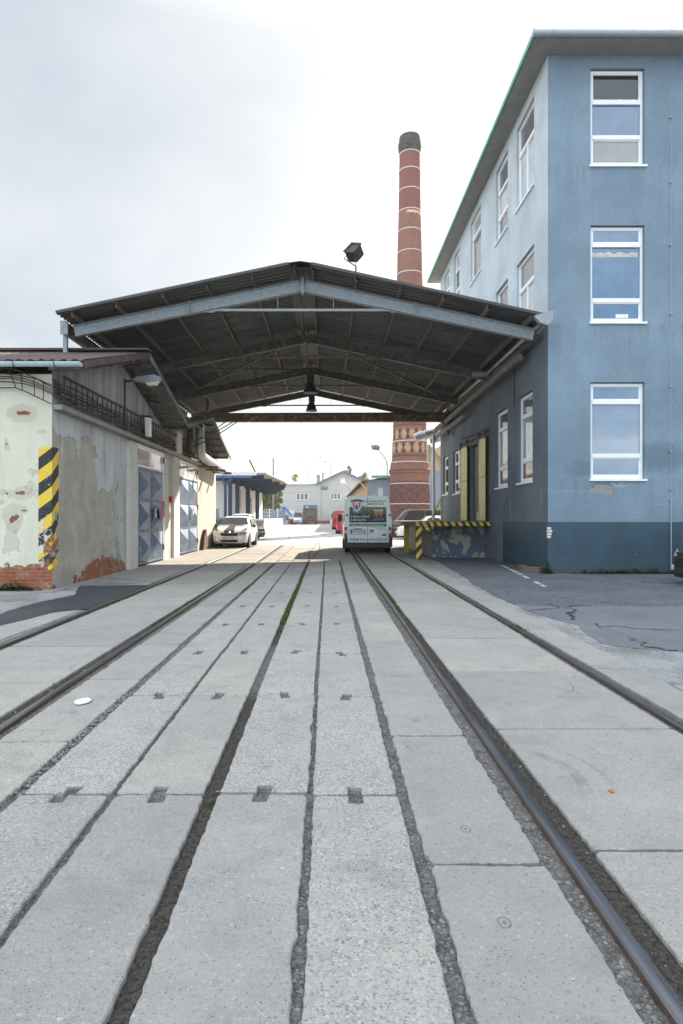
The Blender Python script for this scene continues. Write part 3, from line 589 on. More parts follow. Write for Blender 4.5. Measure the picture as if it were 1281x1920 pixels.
# ---- stuff: gravel in joints, moss and weeds
def pebbles():
    mb = MB(); rnd = random.Random(3)
    def stone(x, y, z, r):
        a = rnd.random()*6.28; vs = []
        for k in range(5): vs.append((x+r*cos(a+k*1.257)*rnd.uniform(.7, 1.2), y+r*sin(a+k*1.257)*rnd.uniform(.7, 1.2), z))
        vs.append((x, y, z+r*rnd.uniform(.5, .9))); mb.add(vs, [(k, (k+1) % 5, 5) for k in range(5)])
    for (xa, xb, dens, zb) in ((.945, 1.02, .8, -.023), (.38, .45, 1.0, -.023), (-.11, -.076, .8, -.023), (-1.72, -1.645, 1.0, -.023), (-2.26, -2.21, .7, -.023), (-1.173, -1.142, .5, -.023), (2.57, 2.62, .8, -.023), (1.10, 1.19, .06, -.023), (2.43, 2.49, .3, -.023), (-2.49, -2.36, .3, -.023)):
        n = int(dens*(xb-xa)*9000)
        for _ in range(n):
            y = 1.5+rnd.random()**1.7*9; x = rnd.uniform(xa, xb); stone(x, y, zb, rnd.uniform(.004, .012))
    for _ in range(2600):
        x = rnd.uniform(2.9, 7.5); y = rnd.uniform(6.5, 10); 
        if x < 3.1+rnd.random()*.6 or 6.7 < y < 8.4: stone(x, y, -.022, rnd.uniform(.006, .02))
    for _ in range(900):
        x = -2.0-rnd.random()*.1; y = rnd.uniform(3.3, 5.2); stone(-1.7+rnd.gauss(0, .05), y, -.005, rnd.uniform(.005, .011))
    g = G('joint_gravel_stones'); r = g.isl(); c = g.mix(r, (.09, .09, .09), (.27, .26, .245)); m = g.fin(c, .85)
    tag(mb.build('gravel', m), 'grey grit and small stones lying in the slab joints', 'gravel', kind='stuff')
pebbles()
def mat_leaf(name, a, b, tr=.25):
    g = G(name); r = g.isl(); c = g.mix(r, a, b); m = g.fin(c, .6, spec=.3)
    t = g.nd('ShaderNodeBsdfTranslucent', {'Color': c}); ms = g.nd('ShaderNodeMixShader', {0: tr}); g.put(ms.inputs[1], g.b.outputs[0]); g.put(ms.inputs[2], t.outputs[0]); g.put(g.out.inputs[0], ms.outputs[0]); return m
M['moss'] = mat_leaf('moss_green', (.04, .075, .015), (.11, .16, .04)); M['weed'] = mat_leaf('weed_leaf', (.02, .05, .015), (.05, .10, .03))
M['leaf'] = mat_leaf('tree_leaf', (.05, .085, .02), (.17, .22, .05), .4); M['leaf_yellow'] = mat_leaf('yellowing_leaf', (.25, .18, .05), (.42, .33, .12), .4)
M['bark'] = paint('bark', (.09, .07, .05), .9, 0, .3, 8, .01)
def moss():
    mb = MB(); rnd = random.Random(5)
    def blade(x, y, z, h):
        a = rnd.random()*6.28; w = h*.28; dx = cos(a)*w; dy = sin(a)*w; lx = rnd.uniform(-.5, .5)*h; ly = rnd.uniform(-.5, .5)*h
        mb.add([(x-dx, y-dy, z), (x+dx, y+dy, z), (x+lx, y+ly, z+h)], [(0, 1, 2)])
    for xa, xb, ya, yb, n, z in ((-.67, -.59, 8, 17, 2600, -.025), (1.10, 1.18, 9.5, 19, 2000, -.025), (-2.43, -2.37, 8.5, 19, 2400, -.025), (2.44, 2.49, 11, 20, 600, -.025), (2.42, 2.66, 7.7, 8.4, 140, -.02), (-1.72, -1.66, 12, 20, 500, -.04), (-3.72, -3.66, 10, 15, 500, -.03), (-3.9, -3.82, 13, 20, 300, -.03)):
        for _ in range(n):
            y = rnd.uniform(ya, yb)
            if mnoise.noise(Vector((xa*3, y*.9, 2))) < -.22: continue
            blade(rnd.uniform(xa, xb), y, z, rnd.uniform(.02, .055))
    for _ in range(0): blade(rnd.uniform(2.62, 3.0), 8.96+rnd.gauss(0, .04), -.01, rnd.uniform(.02, .05))
    tag(mb.build('moss', M['moss']), 'green moss and short grass growing along the rails and joints', 'moss', kind='stuff')
moss()
def weeds(name, label, spots, n, hmax, seed, ls=1.0):
    mb = MB(); rnd = random.Random(seed)
    for (cx, cy, rr) in spots:
        for _ in range(n):
            x = cx+rnd.gauss(0, rr); y = cy+rnd.gauss(0, .05); h = hmax*rnd.uniform(.25, 1)*math.exp(-((x-cx)/(rr*1.6))**2); a = rnd.random()*6.28; w = rnd.uniform(.012, .03)*ls; l = w*1.7
            c = Vector((x, y, .01*(1 if ls == 1 else -1)+h*rnd.random())); d = Vector((cos(a), sin(a), rnd.uniform(-.3, .6))).normalized(); s = d.cross(Vector((0, 0, 1))).normalized()
            mb.add([c-d*l, c+s*w, c+d*l, c-s*w], [(0, 1, 2, 3)])
    return tag(mb.build(name, M['weed']), label, 'weeds', kind='stuff')
weeds('weeds', 'low weeds growing along the foot of the dark blue tiled plinth', [(x, 16.02, .28) for x in (7.0, 7.5, 8.0, 8.5, 9.2, 9.6, 10.2)], 130, .16, 1)
weeds('weeds', 'small weed in the corner where the blue building meets the asphalt', [(5.75, 16.0, .07)], 160, .42, 2)
weeds('weeds', 'dark green weed under the exposed brick of the left workshop corner', [(-6.35, 12.4, .2)], 500, .22, 3)
weeds('weeds', 'tiny plant in the wide dark joint near the camera', [(-.6, 3.25, .03)], 8, .012, 4, .4)

# ================================================================= BLUE BUILDING
def MF(X0, Y): return lambda u, o, z: (u, Y-o, z)           # face towards camera, u = X
def MS(X, sgn): return lambda u, o, z: (X+sgn*o, u, z)      # side face, u = Y, outward = sgn * X
def window(parent, Mf, u0, u1, z0, z1, bars, panes, dep=.14, vbars=None, sillw=.06, out=True):
    """frame mesh > panes and sill; bars = heights (0..1 from the bottom) of transoms"""
    f = MB(); t = .075; d0 = -dep; d1 = -dep+.06
    def bx(a, b, c, d, o0=d0, o1=d1, m=f): m.box(a, b, o0, o1, c, d, lambda x, y, z: Mf(x, y, z))
    h = z1-z0; e = .012
    bx(u0+e, u0+t, z0+.02, z1-.02); bx(u1-t, u1-e, z0+.02, z1-.02); bx(u0+t, u1-t, z1-t-.01, z1-.02); bx(u0+t, u1-t, z0+.02, z0+t+.03)
    zs = [z0+h*b for b in bars]
    for z in zs: bx(u0+t, u1-t, z-.055, z+.055, d0, d1+.012)
    lv = [z0+t+.03]+zs+[z1-t]
    for (lo, hi, us) in (vbars or []):
        for uu in us: m_ = u0+(u1-u0)*uu; bx(m_-.045, m_+.045, lv[lo]+.05, lv[hi]-.05)
    for i in range(len(lv)-1):                              # sash frames and fixings
        if i != 1 or len(lv) == 3: 
            s_ = .035; a, b = lv[i]+(.055 if i else 0), lv[i+1]-(.055 if i < len(lv)-2 else 0)
            bx(u0+t, u0+t+s_, a, b, d0, d1-.018); bx(u1-t-s_, u1-t, a, b, d0, d1-.018); bx(u0+t+s_, u1-t-s_, b-s_, b, d0, d1-.018); bx(u0+t+s_, u1-t-s_, a, a+s_, d0, d1-.018)
    fr = f.build('window', M['white_frame'], parent)
    for i in range(len(lv)-1):
        a, b = lv[i]+(.04 if i else 0), lv[i+1]-(.04 if i < len(lv)-2 else 0)
        g = MB(); q = -dep+.022
        g.face([Mf(u0+t-.01, q, a), Mf(u1-t+.01, q, a), Mf(u1-t+.01, q, b), Mf(u0+t-.01, q, b)]); g.build('pane', M[panes[i]], fr)
    s = MB(); s.box(u0-.04, u1+.05, -dep, .05, z0-.035, z0+.018, lambda x, y, z: Mf(x, y, z)); s.build('sill', M['white_frame' if sillw > .05 else 'sill'], fr)
    return fr
BX0, BX1, BY0, BY1, BT = 5.79, 19.0, 16.1, 31.4, 13.62
bb = empty('factory_building', (BX0, BY0, 0), 'tall three storey blue rendered factory building on the right with dark tiled plinth', 'building')
FM = MF(0, BY0); SM = MS(BX0, -1)
fh = []
for st in range(3):
    for c in range(3): fh.append((6.91+4.9*c, 8.33+4.9*c, 2.46+4.12*st, 5.02+4.12*st))
mb = MB(); mb.wall(FM, BX0, BX1, 1.33, BT, fh, .17); mb.build('wall', M['blue_front'], bb)
side = []; ups = []
def yof(x, X=BX0): return F*X/(x-CX)
G1 = (17.3, 18.62); G2 = (19.7, 21.07)
side += [(G1[0], G1[1], 2.48, 5.08), (G2[0], G2[1], 2.45, 5.02), (22.9, 24.9, 1.30, 4.32), (26.8, 28.2, 2.5, 4.45), (29.4, 30.6, 2.55, 4.42)]
for z0 in (6.65, 10.80):
    for (a, b) in ((yof(1001.7), yof(968.5)), (yof(952.5), yof(930)), (yof(902), yof(882.5)), (yof(861.7), yof(851.5)), (yof(842.6), yof(834))):
        side.append((a, b, z0, z0+2.5)); ups.append((a, b, z0, z0+2.5))
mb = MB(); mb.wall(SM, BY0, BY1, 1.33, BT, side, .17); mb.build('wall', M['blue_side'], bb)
mb = MB()                                                   # plinth: tiled front, tiled first stretch of the side, plastered further back
mb.box(BX0-.012, BX1, BY0-.012, BY0+.2, -.05, 1.35); mb.box(BX0-.012, BX0+.2, BY0+.2, 20.2, -.05, 1.345); mb.build('plinth', M['plinth'], bb)
mb = MB(); mb.box(BX0-.008, BX0+.2, 20.2, BY1, -.05, 1.34); mb.build('plinth', M['blue_side'], bb)
mb = MB()
for i in range(4): z = .93+i*.075; mb.box(BX0-.018, BX0+.09+random.uniform(-.02, .03), BY0-.018, BY0+.05, z, z+.06)
mb.build('chipped_tile', M['whitewash'], bb)
mb = MB(); mb.box(BX0+.02, BX1, BY1-.2, BY1, -.05, BT); mb.box(BX1-.2, BX1-.003, BY0+.03, BY1-.2, -.05, BT-.002); mb.build('wall', M['blue_side'], bb)
# unseen block added inside the building so that light does not shine through
mb = MB(); mb.box(BX0+.35, BX1-.3, BY0+.35, BY1-.3, .1, BT-.3); mb.build('inner_light_block', M['dark_metal'], bb)
panes_f = [(['glass_blue', 'glass_blue', 'glass_blue'], [.25, .80]), (['glass_blue']*3, [.24, .81]), (['glass_grey', 'glass_blue', 'glass_dark'], [.31, .67])]
for i, (a, b, c, d) in enumerate(fh):
    st = i//3; p, br = panes_f[st]; window(bb, FM, a, b, c, d, br, p)
window(bb, SM, *side[0], [.26, .76], ['glass_grey', 'glass_pale', 'glass_grey']); window(bb, SM, *side[1], [.26, .76], ['glass_grey', 'glass_pale', 'glass_grey'])
for q in side[3:5]: window(bb, SM, *q, [.3, .7], ['glass', 'glass', 'glass'])
styles = [([.66], ['glass_pale', 'glass_grey'], [(0, 1, [.5])]), ([.32, .66], ['glass_grey', 'glass_pale', 'glass_grey'], None), ([.72], ['glass_grey', 'glass_pale'], None), ([.35, .7], ['glass_grey', 'glass', 'glass_pale'], None), ([.33, .68], ['glass_pale', 'glass', 'glass_pale'], [(0, 1, [.5])])]
for i, q in enumerate(ups):
    br, pn, vb = styles[i % 5]; window(bb, SM, *q, br, pn, vbars=vb)
# crumpled white cloth and paper seen in the panes of the front windows
def cloth(nm, u0, u1, z0, h, amp, sd):
    m = MB(); n = 40; vs = []; rnd = random.Random(sd)
    for i in range(n+1):
        u = u0+(u1-u0)*i/n; w = mnoise.noise(Vector((u*6, sd, 0))); w2 = mnoise.noise(Vector((u*17, sd, 4)))
        vs += [(u, BY0+.117, z0+.01*w2), (u, BY0+.104+.008*w2, z0+h*.5), (u, BY0+.117, z0+h+amp*w+amp*.5*w2)]
    m.add(vs, [(3*i+k, 3*i+k+3, 3*i+k+4, 3*i+k+1) for i in range(n) for k in range(2)]); m.build(nm, paint('off_white_cloth', (.50, .49, .45), .9, 0, .2, 14, .01), bb, True)
cloth('crumpled_cloth', 7.0, 8.2, 8.35, .12, .06, 3); cloth('crumpled_cloth', 7.03, 8.15, 12.46, .05, .05, 8)
m = MB(); m.box(7.62, 7.95, BY0+.105, BY0+.117, 6.74, 6.84); m.build('paper', M['white'], bb)
# eaves and roof
ov = .58
mb = MB(); mb.prism([(BX0-ov+.03, BY0-ov+.03), (BX1+ov, BY0-ov+.03), (BX1+ov, BY1+ov-.1), (BX0-ov+.03, BY1+ov-.1)], BT, BT+.08); mb.build('soffit', M['soffit'], bb)
mb = MB(); o = .03
e0 = (BX0-ov, BY0-ov, BT+.08); R = [(BX0-ov, BY0-ov), (BX1+ov, BY0-ov), (BX1+ov, BY1+ov), (BX0-ov, BY1+ov)]
top = [(BX0+3.2, BY0+3.2), (BX1-3.2, BY0+3.2), (BX1-3.2, BY1-3.2), (BX0+3.2, BY1-3.2)]
mb.add([(x, y, BT+.082) for x, y in R]+[(x, y, BT+.8) for x, y in top], [(0, 1, 5, 4), (1, 2, 6, 5), (2, 3, 7, 6), (3, 0, 4, 7), (4, 5, 6, 7), (3, 2, 1, 0)]); mb.build('roof', M['green_trim'], bb)
mb = MB(); mb.box(BX0-ov-.02, BX0-ov+.01, BY0-ov, BY1+ov-.1, BT-.01, BT+.13); mb.build('roof_edge_trim', M['green_trim'], bb)
mb = MB(); mb.tube([(BX0-ov-.02, BY0-ov-.05, BT+.07), (BX1+ov, BY0-ov-.05, BT+.02)], .085, 12)
for k in range(14): x = BX0-ov+.5+k*.98; mb.tube([(x, BY0-ov-.05, BT+.066), (x+.02, BY0-ov-.05, BT+.066)], .092, 12)
mb.build('gutter', M['gutter_grey'], bb)
mb = MB(); mb.tube([(BX0-ov, BY0-ov, BT+.1), (BX0-ov-.01, BY0-ov-.02, BT+.24), (BX0-ov+.05, BY0-ov, BT+.28), (BX0-ov+.07, BY0-ov, BT+.2)], .008, 5); mb.build('hook', M['green_trim'], bb)
# lightning conductor on the front wall
mb = MB(); pts = [(9.45, BY0-ov, BT), (9.3, BY0-ov+.1, BT-.7), (9.02, BY0-.06, 11.95), (9.0, BY0-.045, 10.2), (9.0, BY0-.045, 1.95)]
mb.tube(pts, .006, 5); mb.tube([(9.0, BY0-.045, 1.95), (9.0, BY0-.045, .1)], .014, 6)
for z in (11.95, 10.25, 8.6, 6.8, 4.9, 3.2, 2.2, 1.9, 1.35): mb.box(8.975, 9.03, BY0-.06, BY0-.001, z-.015, z+.015)
mb.build('lightning_conductor', M['gutter_grey'], bb)
# cable stub and marks on side wall
mb = MB(); mb.tube([(5.76, 19.4, 6.1), (5.76, 18.9, 6.0), (5.765, 18.9, 4.9)], .012, 6)
mb.tube([(5.70, 22.1, 4.6), (5.74, 25.5, 4.75), (5.74, 26.4, 4.8)], .02, 6); mb.build('wall_cable', M['cable'], bb)
# ---- sliding doors
dr = MB()
def slab_door(y0, y1):
    m = MB(); x = 5.70
    m.box(x-.03, x+.03, y0, y1, 1.32, 4.35); d = m.build('sliding_door', M['yellow_door'], bb)
    e = MB()
    for yy in (y0, y1-.05): e.box(x-.045, x+.035, yy, yy+.05, 1.31, 4.36)
    e.box(x-.044, x+.034, y0+.05, y1-.05, 2.93, 2.97); e.box(x-.044, x+.034, y0+.05, y1-.05, 1.31, 1.36); e.build('edge_strip', M['yellow'], d)
    e = MB()
    for yy in (y0+.03, y1-.06): e.box(x-.06, x-.02, yy, yy+.05, 4.28, 4.62); e.tube([(x-.06, yy+.025, 4.55), (x+.0, yy+.025, 4.55)], .06, 10)
    e.build('door_hanger', M['dark_metal'], d)
slab_door(21.95, 23.0); slab_door(24.85, 26.15)
mb = MB(); mb.bar((5.72, 21.7, 4.56), (5.72, 26.5, 4.56), .05, .05); mb.build('door_rail', M['dark_metal'], bb)
mb = MB(); mb.box(5.97, 6.1, 22.9, 24.9, 1.3, 4.3); mb.build('doorway_inner_wall', M['conc_old'], bb)
mb = MB(); mb.box(5.85, 5.99, 23.35, 24.0, 1.32, 1.65); mb.build('white_crate', M['white'], bb)

# ================================================================= LOADING DOCK
dk = empty('loading_dock', (3.1, 21.5, 0), 'concrete loading dock with yellow and black edging below the yellow sliding doors', 'loading dock')
mb = MB(); mb.prism([(3.12, 21.6), (5.78, 21.6), (5.78, 30.8), (3.2, 30.8)], 1.16, 1.285); mb.build('platform', M['conc_old'], dk)
mb = MB(); mb.box(3.12, 5.775, 21.55, 21.598, 1.16, 1.30); mb.build('striped_edge', M['haz_edge'], dk)
mb = MB(); mb.box(3.06, 3.118, 21.55, 30.8, 1.12, 1.30); mb.build('rusty_side_beam', M['rust_box'], dk)
mb = MB(); mb.box(3.84, 5.77, 22.4, 22.6, -.05, 1.158); mb.build('patchy_wall', M['dock'], dk)
mb = MB(); mb.box(3.84, 4.0, 22.6, 30.5, -.05, 1.157); mb.build('rear_wall', M['conc_old'], dk)
mb = MB(); mb.box(3.13, 3.32, 21.603, 21.78, -.03, 1.158); mb.build('post', M['haz_post'], dk)
mb = MB(); mb.box(3.17, 3.37, 25.3, 25.45, -.03, 1.158); mb.build('post', M['yellow'], dk)
mb = MB(); mb.box(3.2, 3.72, 21.605, 21.75, 1.0, 1.157); mb.build('beam', M['haz_edge'], dk)
fr = MB(); fr.tube([(5.3, 28.4, 1.29), (5.3, 28.4, 2.45)], .03, 6); fr.tube([(4.75, 28.4, 1.29), (5.28, 28.4, 2.35)], .03, 6); fr.tube([(4.95, 28.4, 1.7), (5.28, 28.4, 1.7)], .025, 6); fr.tube([(4.75, 28.4, 1.3), (5.3, 28.4, 1.3)], .03, 6)
tag(fr.build('yellow_brace', M['yellow']), 'yellow triangular pipe brace standing at the far end of the loading dock', 'brace')
mb = MB(); mb.tube([(5.35, 30.9, 0), (5.35, 30.9, 5.6)], .07, 10); tag(mb.build('grey_standpipe', M['zinc']), 'grey vertical pipe standing at the far corner of the blue building', 'pipe')
# brick lumps by the wall
def lump(label, x, y, rz, L, w, h, tilt):
    m = MB(); n = 10; R = Matrix.Rotation(rz, 4, 'Z') @ Matrix.Rotation(tilt, 4, 'Y'); vs = []
    for i in range(n+1):
        for (b, c) in ((-1, 0), (-1, 1), (-.8, 1.1), (.8, 1.1), (1, 1), (1, 0)):
            p = Vector((L*(i/n-.5), b*w/2*random.uniform(.9, 1.05), c*h*random.uniform(.92, 1.04)))
            if i in (0, n): p.x += random.uniform(-.03, .03)
            p = R @ p; vs.append((p.x+x, p.y+y, p.z+.0))
    m.add(vs, [(i*6+k, i*6+(k+1) % 6, (i+1)*6+(k+1) % 6, (i+1)*6+k) for i in range(n) for k in range(6)]+[list(range(6))[::-1], [n*6+k for k in range(6)]])
    g = paint('brown_kerb_stone', (.16, .115, .10), .9, 0, .25, 12, .01)
    tag(m.build('kerb_stone', g, None, True, 30), label, 'kerb stone', 'kerb stones lying against the wall')
lump('brown kerb stone lying nearest the corner of the blue building', 5.52, 16.55, radians(-62), .62, .16, .13, .0)
lump('smaller broken kerb stone behind the first one along the blue wall', 5.55, 17.35, radians(-80), .35, .2, .1, .1)
# litter
mb = MB(); P = [(0.05*cos(a)*(1.0+.25*(abs(cos(a)) > .8)), .085*sin(a)) for a in [k*pi/10 for k in range(20)]]; lx, ly = GP(155, 1317)
mb.prism([(lx+a, ly+b) for a, b in P], .008, .014); tag(mb.build('crushed_cup_lid', M['white']), 'white flattened piece of litter on the left concrete slab', 'litter')
mb = MB(); lx, ly = GP(1147, 1485); mb.prism([(lx+.012*cos(a)*random.uniform(.7, 1.4), ly+.02*sin(a)) for a in [k*pi/5 for k in range(10)]], .003, .008); tag(mb.build('dry_leaf', paint('orange_leaf', (.4, .13, .05))), 'small orange leaf on the slab right of the rail', 'leaf')
mb = MB(); lx, ly = GP(405, 1477); mb.tube([(lx-.012, ly, -.03), (lx+.014, ly+.01, -.026)], .005, 6); tag(mb.build('cigarette_end', paint('cigarette_paper', (.6, .35, .2))), 'cigarette end lying in the wide dark joint', 'litter')

# ================================================================= CANOPY
cn = empty('loading_canopy', (-.7, 16.3, 0), 'large dark corrugated gable canopy with blue steel beams spanning between the buildings', 'canopy')
YF, YR = 15.65, 31.0
LX, LZ = -6.93, 6.70; RX1, RZ1 = 5.62, 6.62; AX0, AX1, AZ = -1.0, -.4, 7.95
def corr(x0, z0, x1, z1, ya, yb, per=.2, amp=.032, th=.0):
    m = MB(); n = int((yb-ya)/per*8); vs = []
    for i in range(n+1):
        y = ya+(yb-ya)*i/n; ph = (y/per) % 1; w = max(-1, min(1, 1.6*sin(2*pi*ph)))*amp
        vs += [(x0, y, z0+w), (x1, y, z1+w)]
    return m.add(vs, [(2*i, 2*i+2, 2*i+3, 2*i+1) for i in range(n)])
corr(LX, LZ, AX0+.05, AZ-.02, YF, YR).build('roof_sheet', M['sheet'], cn, True, 50)
corr(RX1, RZ1, AX1-.05, AZ-.02, YF, YR).build('roof_sheet', M['sheet'], cn, True, 50)
mb = MB(); ax = (AX0+AX1)/2; mb.add([(AX0-.05, YF-.02, AZ+.01), (ax, YF-.02, AZ+.06), (AX1+.05, YF-.02, AZ+.01), (AX0-.05, YR, AZ+.01), (ax, YR, AZ+.06), (AX1+.05, YR, AZ+.01)], [(0, 1, 4, 3), (1, 2, 5, 4)])
mb.add([(AX0-.02, YF-.02, AZ-.10), (AX1+.02, YF-.02, AZ-.10), (AX0-.02, YR, AZ-.10), (AX1+.02, YR, AZ-.10)], [(0, 1, 3, 2)]); mb.build('ridge_cap', M['sheet_front'], cn)
mb = MB(); mb.bar((LX, YF, LZ+.01), (AX0, YF, AZ+.0), .04, .07); mb.bar((RX1, YF, RZ1+.01), (AX1, YF, AZ+.0), .04, .07); mb.build('edge_flashing', M['sheet_front'], cn)
sl_ = (AZ-LZ)/(AX0-LX); sr_ = (AZ-RZ1)/(RX1-AX1)
def zr(x): return LZ+(x-LX)*sl_ if x < AX0 else (AZ if x < AX1 else AZ-(x-AX1)*sr_)
for x in (-6.55, -5.42, -4.24, -3.1, -1.95, -.86, -.4, .71, 1.87, 2.97, 4.1, 5.22):
    m = MB(); z = zr(x)-.105; m.bar((x, YF+.05, z), (x, YR-.02, z), .012, .14); m.bar((x+.03, YF+.05, z+.066), (x+.03, YR-.02, z+.066), .06, .01); m.bar((x+.03, YF+.05, z-.066), (x+.03, YR-.02, z-.066), .06, .01); m.build('purlin', M['purlin'], cn)
FY = [16.3, 21.1, 25.75, 30.3]; BXL, BXR, XC = -6.72, 5.48, -.66
for i, y in enumerate(FY):
    mt = M['beam_blue'] if i == 0 else M['beam_dark']
    zc = lambda x: zr(x)-.185-.15
    for sgn in (-1, 1):
        m = MB(); xe = BXL if sgn < 0 else BXR; xa = XC+sgn*.04
        m.ibeam((xe, y, zc(xe)), (xa, y, zc(AX0 if sgn < 0 else AX1)-.0), .16, .30, .016)
        xs = XC+sgn*3.0; m.bar((xs-.012, y, zc(xs)-.14), (xs+.012, y, zc(xs)-.14), .16, .02); m.box(xs-.012, xs+.012, y-.085, y+.085, zc(xs)-.15, zc(xs)+.15)
        m.build('portal_beam', mt, cn)
        # gusset
        g = MB(); xg = XC+sgn*2.35; zt = zc(xg)-.13; g.prism([(xg, 6.98-.07), (xg, zt), (xg+sgn*.95, zc(xg+sgn*.95)-.13), (xg+sgn*.35, 6.93)], y-.012, y+.012, lambda a, b, c: (a, c, b)); g.build('gusset', mt, cn)
    m = MB(); m.box(XC-.035, XC+.035, y-.09, y+.09, AZ-.55, AZ-.12); m.build('apex_plate', mt, cn)
    m = MB(); m.bar((XC-2.45, y, 6.98), (XC+2.45, y, 6.98), .05, .06); m.build('tie_rod', mt if i == 0 else M['beam_dark'], cn)
    for xx in (-1.32, .16):
        m = MB(); m.tube([(xx, y, 6.98), (xx, y, zc(xx)-.1)], .009, 5); m.build('hanger_rod', M['beam_blue'] if i == 0 else M['beam_dark'], cn)
# roof bracing and side girders
for a, b in (((-5.9, 21.1), (-.9, 25.75)), ((-.9, 21.1), (-5.9, 25.75)), ((4.9, 21.1), (-.3, 25.75)), ((-.3, 21.1), (4.9, 25.75))):
    m = MB(); m.bar((a[0], a[1], zr(a[0])-.3), (b[0], b[1], zr(b[0])-.3), .06, .06); m.build('bracing', M['beam_dark'], cn)
m = MB(); m.ibeam((-6.95, 16.2, 6.48), (-6.95, 30.4, 6.48), .16, .28, .016); m.build('side_girder', M['beam_dark'], cn)
m = MB(); m.box(-7.05, -6.85, 16.17, 16.197, 6.3, 6.66); m.build('girder_end_plate', M['beam_blue'], cn)
m = MB(); m.ibeam((5.6, 16.45, 6.30), (5.6, 30.4, 6.30), .14, .2, .016); m.build('side_girder', M['beam_dark'], cn)
for y in (16.4, 17.9, 22, 26.5, 30):
    m = MB(); m.bar((-7.0, y, 5.4), (-7.0, y, 6.34), .10, .10, (1, 0, 0)); m.lathe((-7.0, y, 5.4), [(.12, 0), (.12, .42), (.06, .5)], 12); m.build('post', M['beam_blue'], cn)
m = MB(); m.tube([(5.66, 15.62, 6.60), (5.62, 16.4, 6.56), (5.62, 30.9, 6.4)], .09, 10); m.build('gutter', M['zinc'], cn, True)
m = MB(); m.prism([(5.25, 6.60), (5.74, 6.74), (5.74, 6.50), (5.6, 6.36), (5.42, 6.42)], 15.58, 15.72, lambda a, b, c: (a, c, b)); m.build('gutter_end', M['beam_blue'], cn)

M['duct_grime'] = paint('grimy_insulation', (.17, .165, .155), .85, 0, .3, 5, .006)
# ducts under the canopy and out at the far end
m = MB(); m.tube([(5.45, 17.4, 6.02), (5.45, 30.6, 5.85), (5.45, 31.2, 5.8), (5.1, 31.5, 5.75)], .11, 12)
m.tube([(5.5, 24.5, 5.55), (5.5, 31.0, 5.5)], .10, 10)
for k in range(18): y = 17.6+k*.75; m.tube([(5.45, y, 6.02-k*.0098), (5.45, y+.04, 6.02-k*.0098)], .12, 12)
tag(m.build('wall_duct', M['duct_grime'], None, True), 'long grimy insulated duct running under the canopy along the blue wall', 'duct')
m = MB(); m.tube([(5.9, 31.6, 5.9), (5.5, 32.2, 5.85), (4.85, 32.3, 5.72), (4.62, 32.3, 5.6)], .24, 14)
tag(m.build('silver_duct', M['zinc'], None, True), 'fat silver duct elbow sticking out past the far end of the blue building', 'duct')
m = MB(); m.tube([(5.95, 31.55, 5.55), (5.75, 31.9, 5.5), (5.35, 31.9, 5.40)], .15, 12)
tag(m.build('silver_duct', M['zinc'], None, True), 'thinner silver pipe below the fat duct elbow beside the chimney', 'duct')
# crossing box girder
bg = empty('pipe_bridge', (0, 28.2, 5.7), 'rusty box girder crossing the yard under the far end of the canopy', 'girder')
m = MB(); m.box(-5.55, 5.75, 28.05, 28.35, 5.84, 6.10); m.build('girder', M['rust_box'], bg)
m = MB(); m.box(-5.56, 5.7, 28.0, 28.4, 6.102, 6.16)
for k in range(9): x = -5.1+k*1.3; m.box(x, x+.03, 28.03, 28.37, 5.83, 6.101)
m.build('flange', M['rust_box'], bg)
m = MB(); m.tube([(-5.5, 28.2, 6.2), (5.7, 28.2, 6.24)], .05, 8); m.build('pipe', M['beam_dark'], bg)
for x in (-5.5, 5.55): m = MB(); m.bar((x, 28.2, 4.0 if x < 0 else 5.2), (x, 28.2, 6.9), .12, .12, (1, 0, 0)); m.build('bracket', M['rust_box'], bg)
m = MB(); m.bar((5.2, 28.0, 5.85), (5.78, 28.0, 5.2), .06, .06); m.build('strut', M['rust_box'], bg)

# pendant lamps
def pendant(label, x, y, zb):
    r = empty('pendant_lamp', (x, y, zb), label, 'lamp', 'bell lamps hanging under the canopy')
    m = MB(); m.lathe((x, y, zb), [(.30, 0), (.29, .06), (.24, .2), (.17, .40), (.13, .42)], 24); m.build('shade', M['dark_metal'], r, True)
    m = MB(); m.lathe((x, y, zb), [(.13, .43), (.16, .5), (.16, .78), (.10, .84), (.04, .86)], 16); m.build('housing', M['dark_metal'], r, True)
    m = MB(); m.lathe((x, y, zb), [(.0, .06), (.23, .07), (.24, .085)], 20); m.build('diffuser', M['bulb'], r)
    m = MB(); m.tube([(x, y, zb+.86), (x, y, zb+1.05)], .015, 6); m.build('hook', M['dark_metal'], r)
pendant('dark bell lamp under the canopy ridge, the larger and nearer of two', -.72, 25.9, 6.70); pendant('dark bell lamp seen against the sky, the farther and lower of two', -.77, 30.35, 6.70)
# floodlight on the roof
fl = empty('floodlight', (.74, 15.9, 7.7), 'black box floodlight on a short pole on top of the canopy', 'floodlight')
m = MB(); m.tube([(.74, 15.9, 7.35), (.74, 15.9, 7.98)], .02, 8); m.build('pole', M['dark_metal'], fl)
R = Matrix.Translation((.70, 15.85, 8.30)) @ Matrix.Rotation(radians(24), 4, 'Y') @ Matrix.Rotation(radians(-38), 4, 'Z') @ Matrix.Rotation(radians(-22), 4, 'X') @ Matrix.Scale(.86, 4)
def rot(*p): return tuple(R @ Vector(p))
m = MB(); m.box(-.17, .17, -.14, .16, -.19, .19, rot); vs = [rot(*q) for q in ((-.21, -.2, -.23), (.21, -.2, -.23), (.21, -.2, .23), (-.21, -.2, .23), (-.17, -.14, -.19), (.17, -.14, -.19), (.17, -.14, .19), (-.17, -.14, .19))]
m.add(vs, [(0, 1, 5, 4), (1, 2, 6, 5), (2, 3, 7, 6), (3, 0, 4, 7)]); 
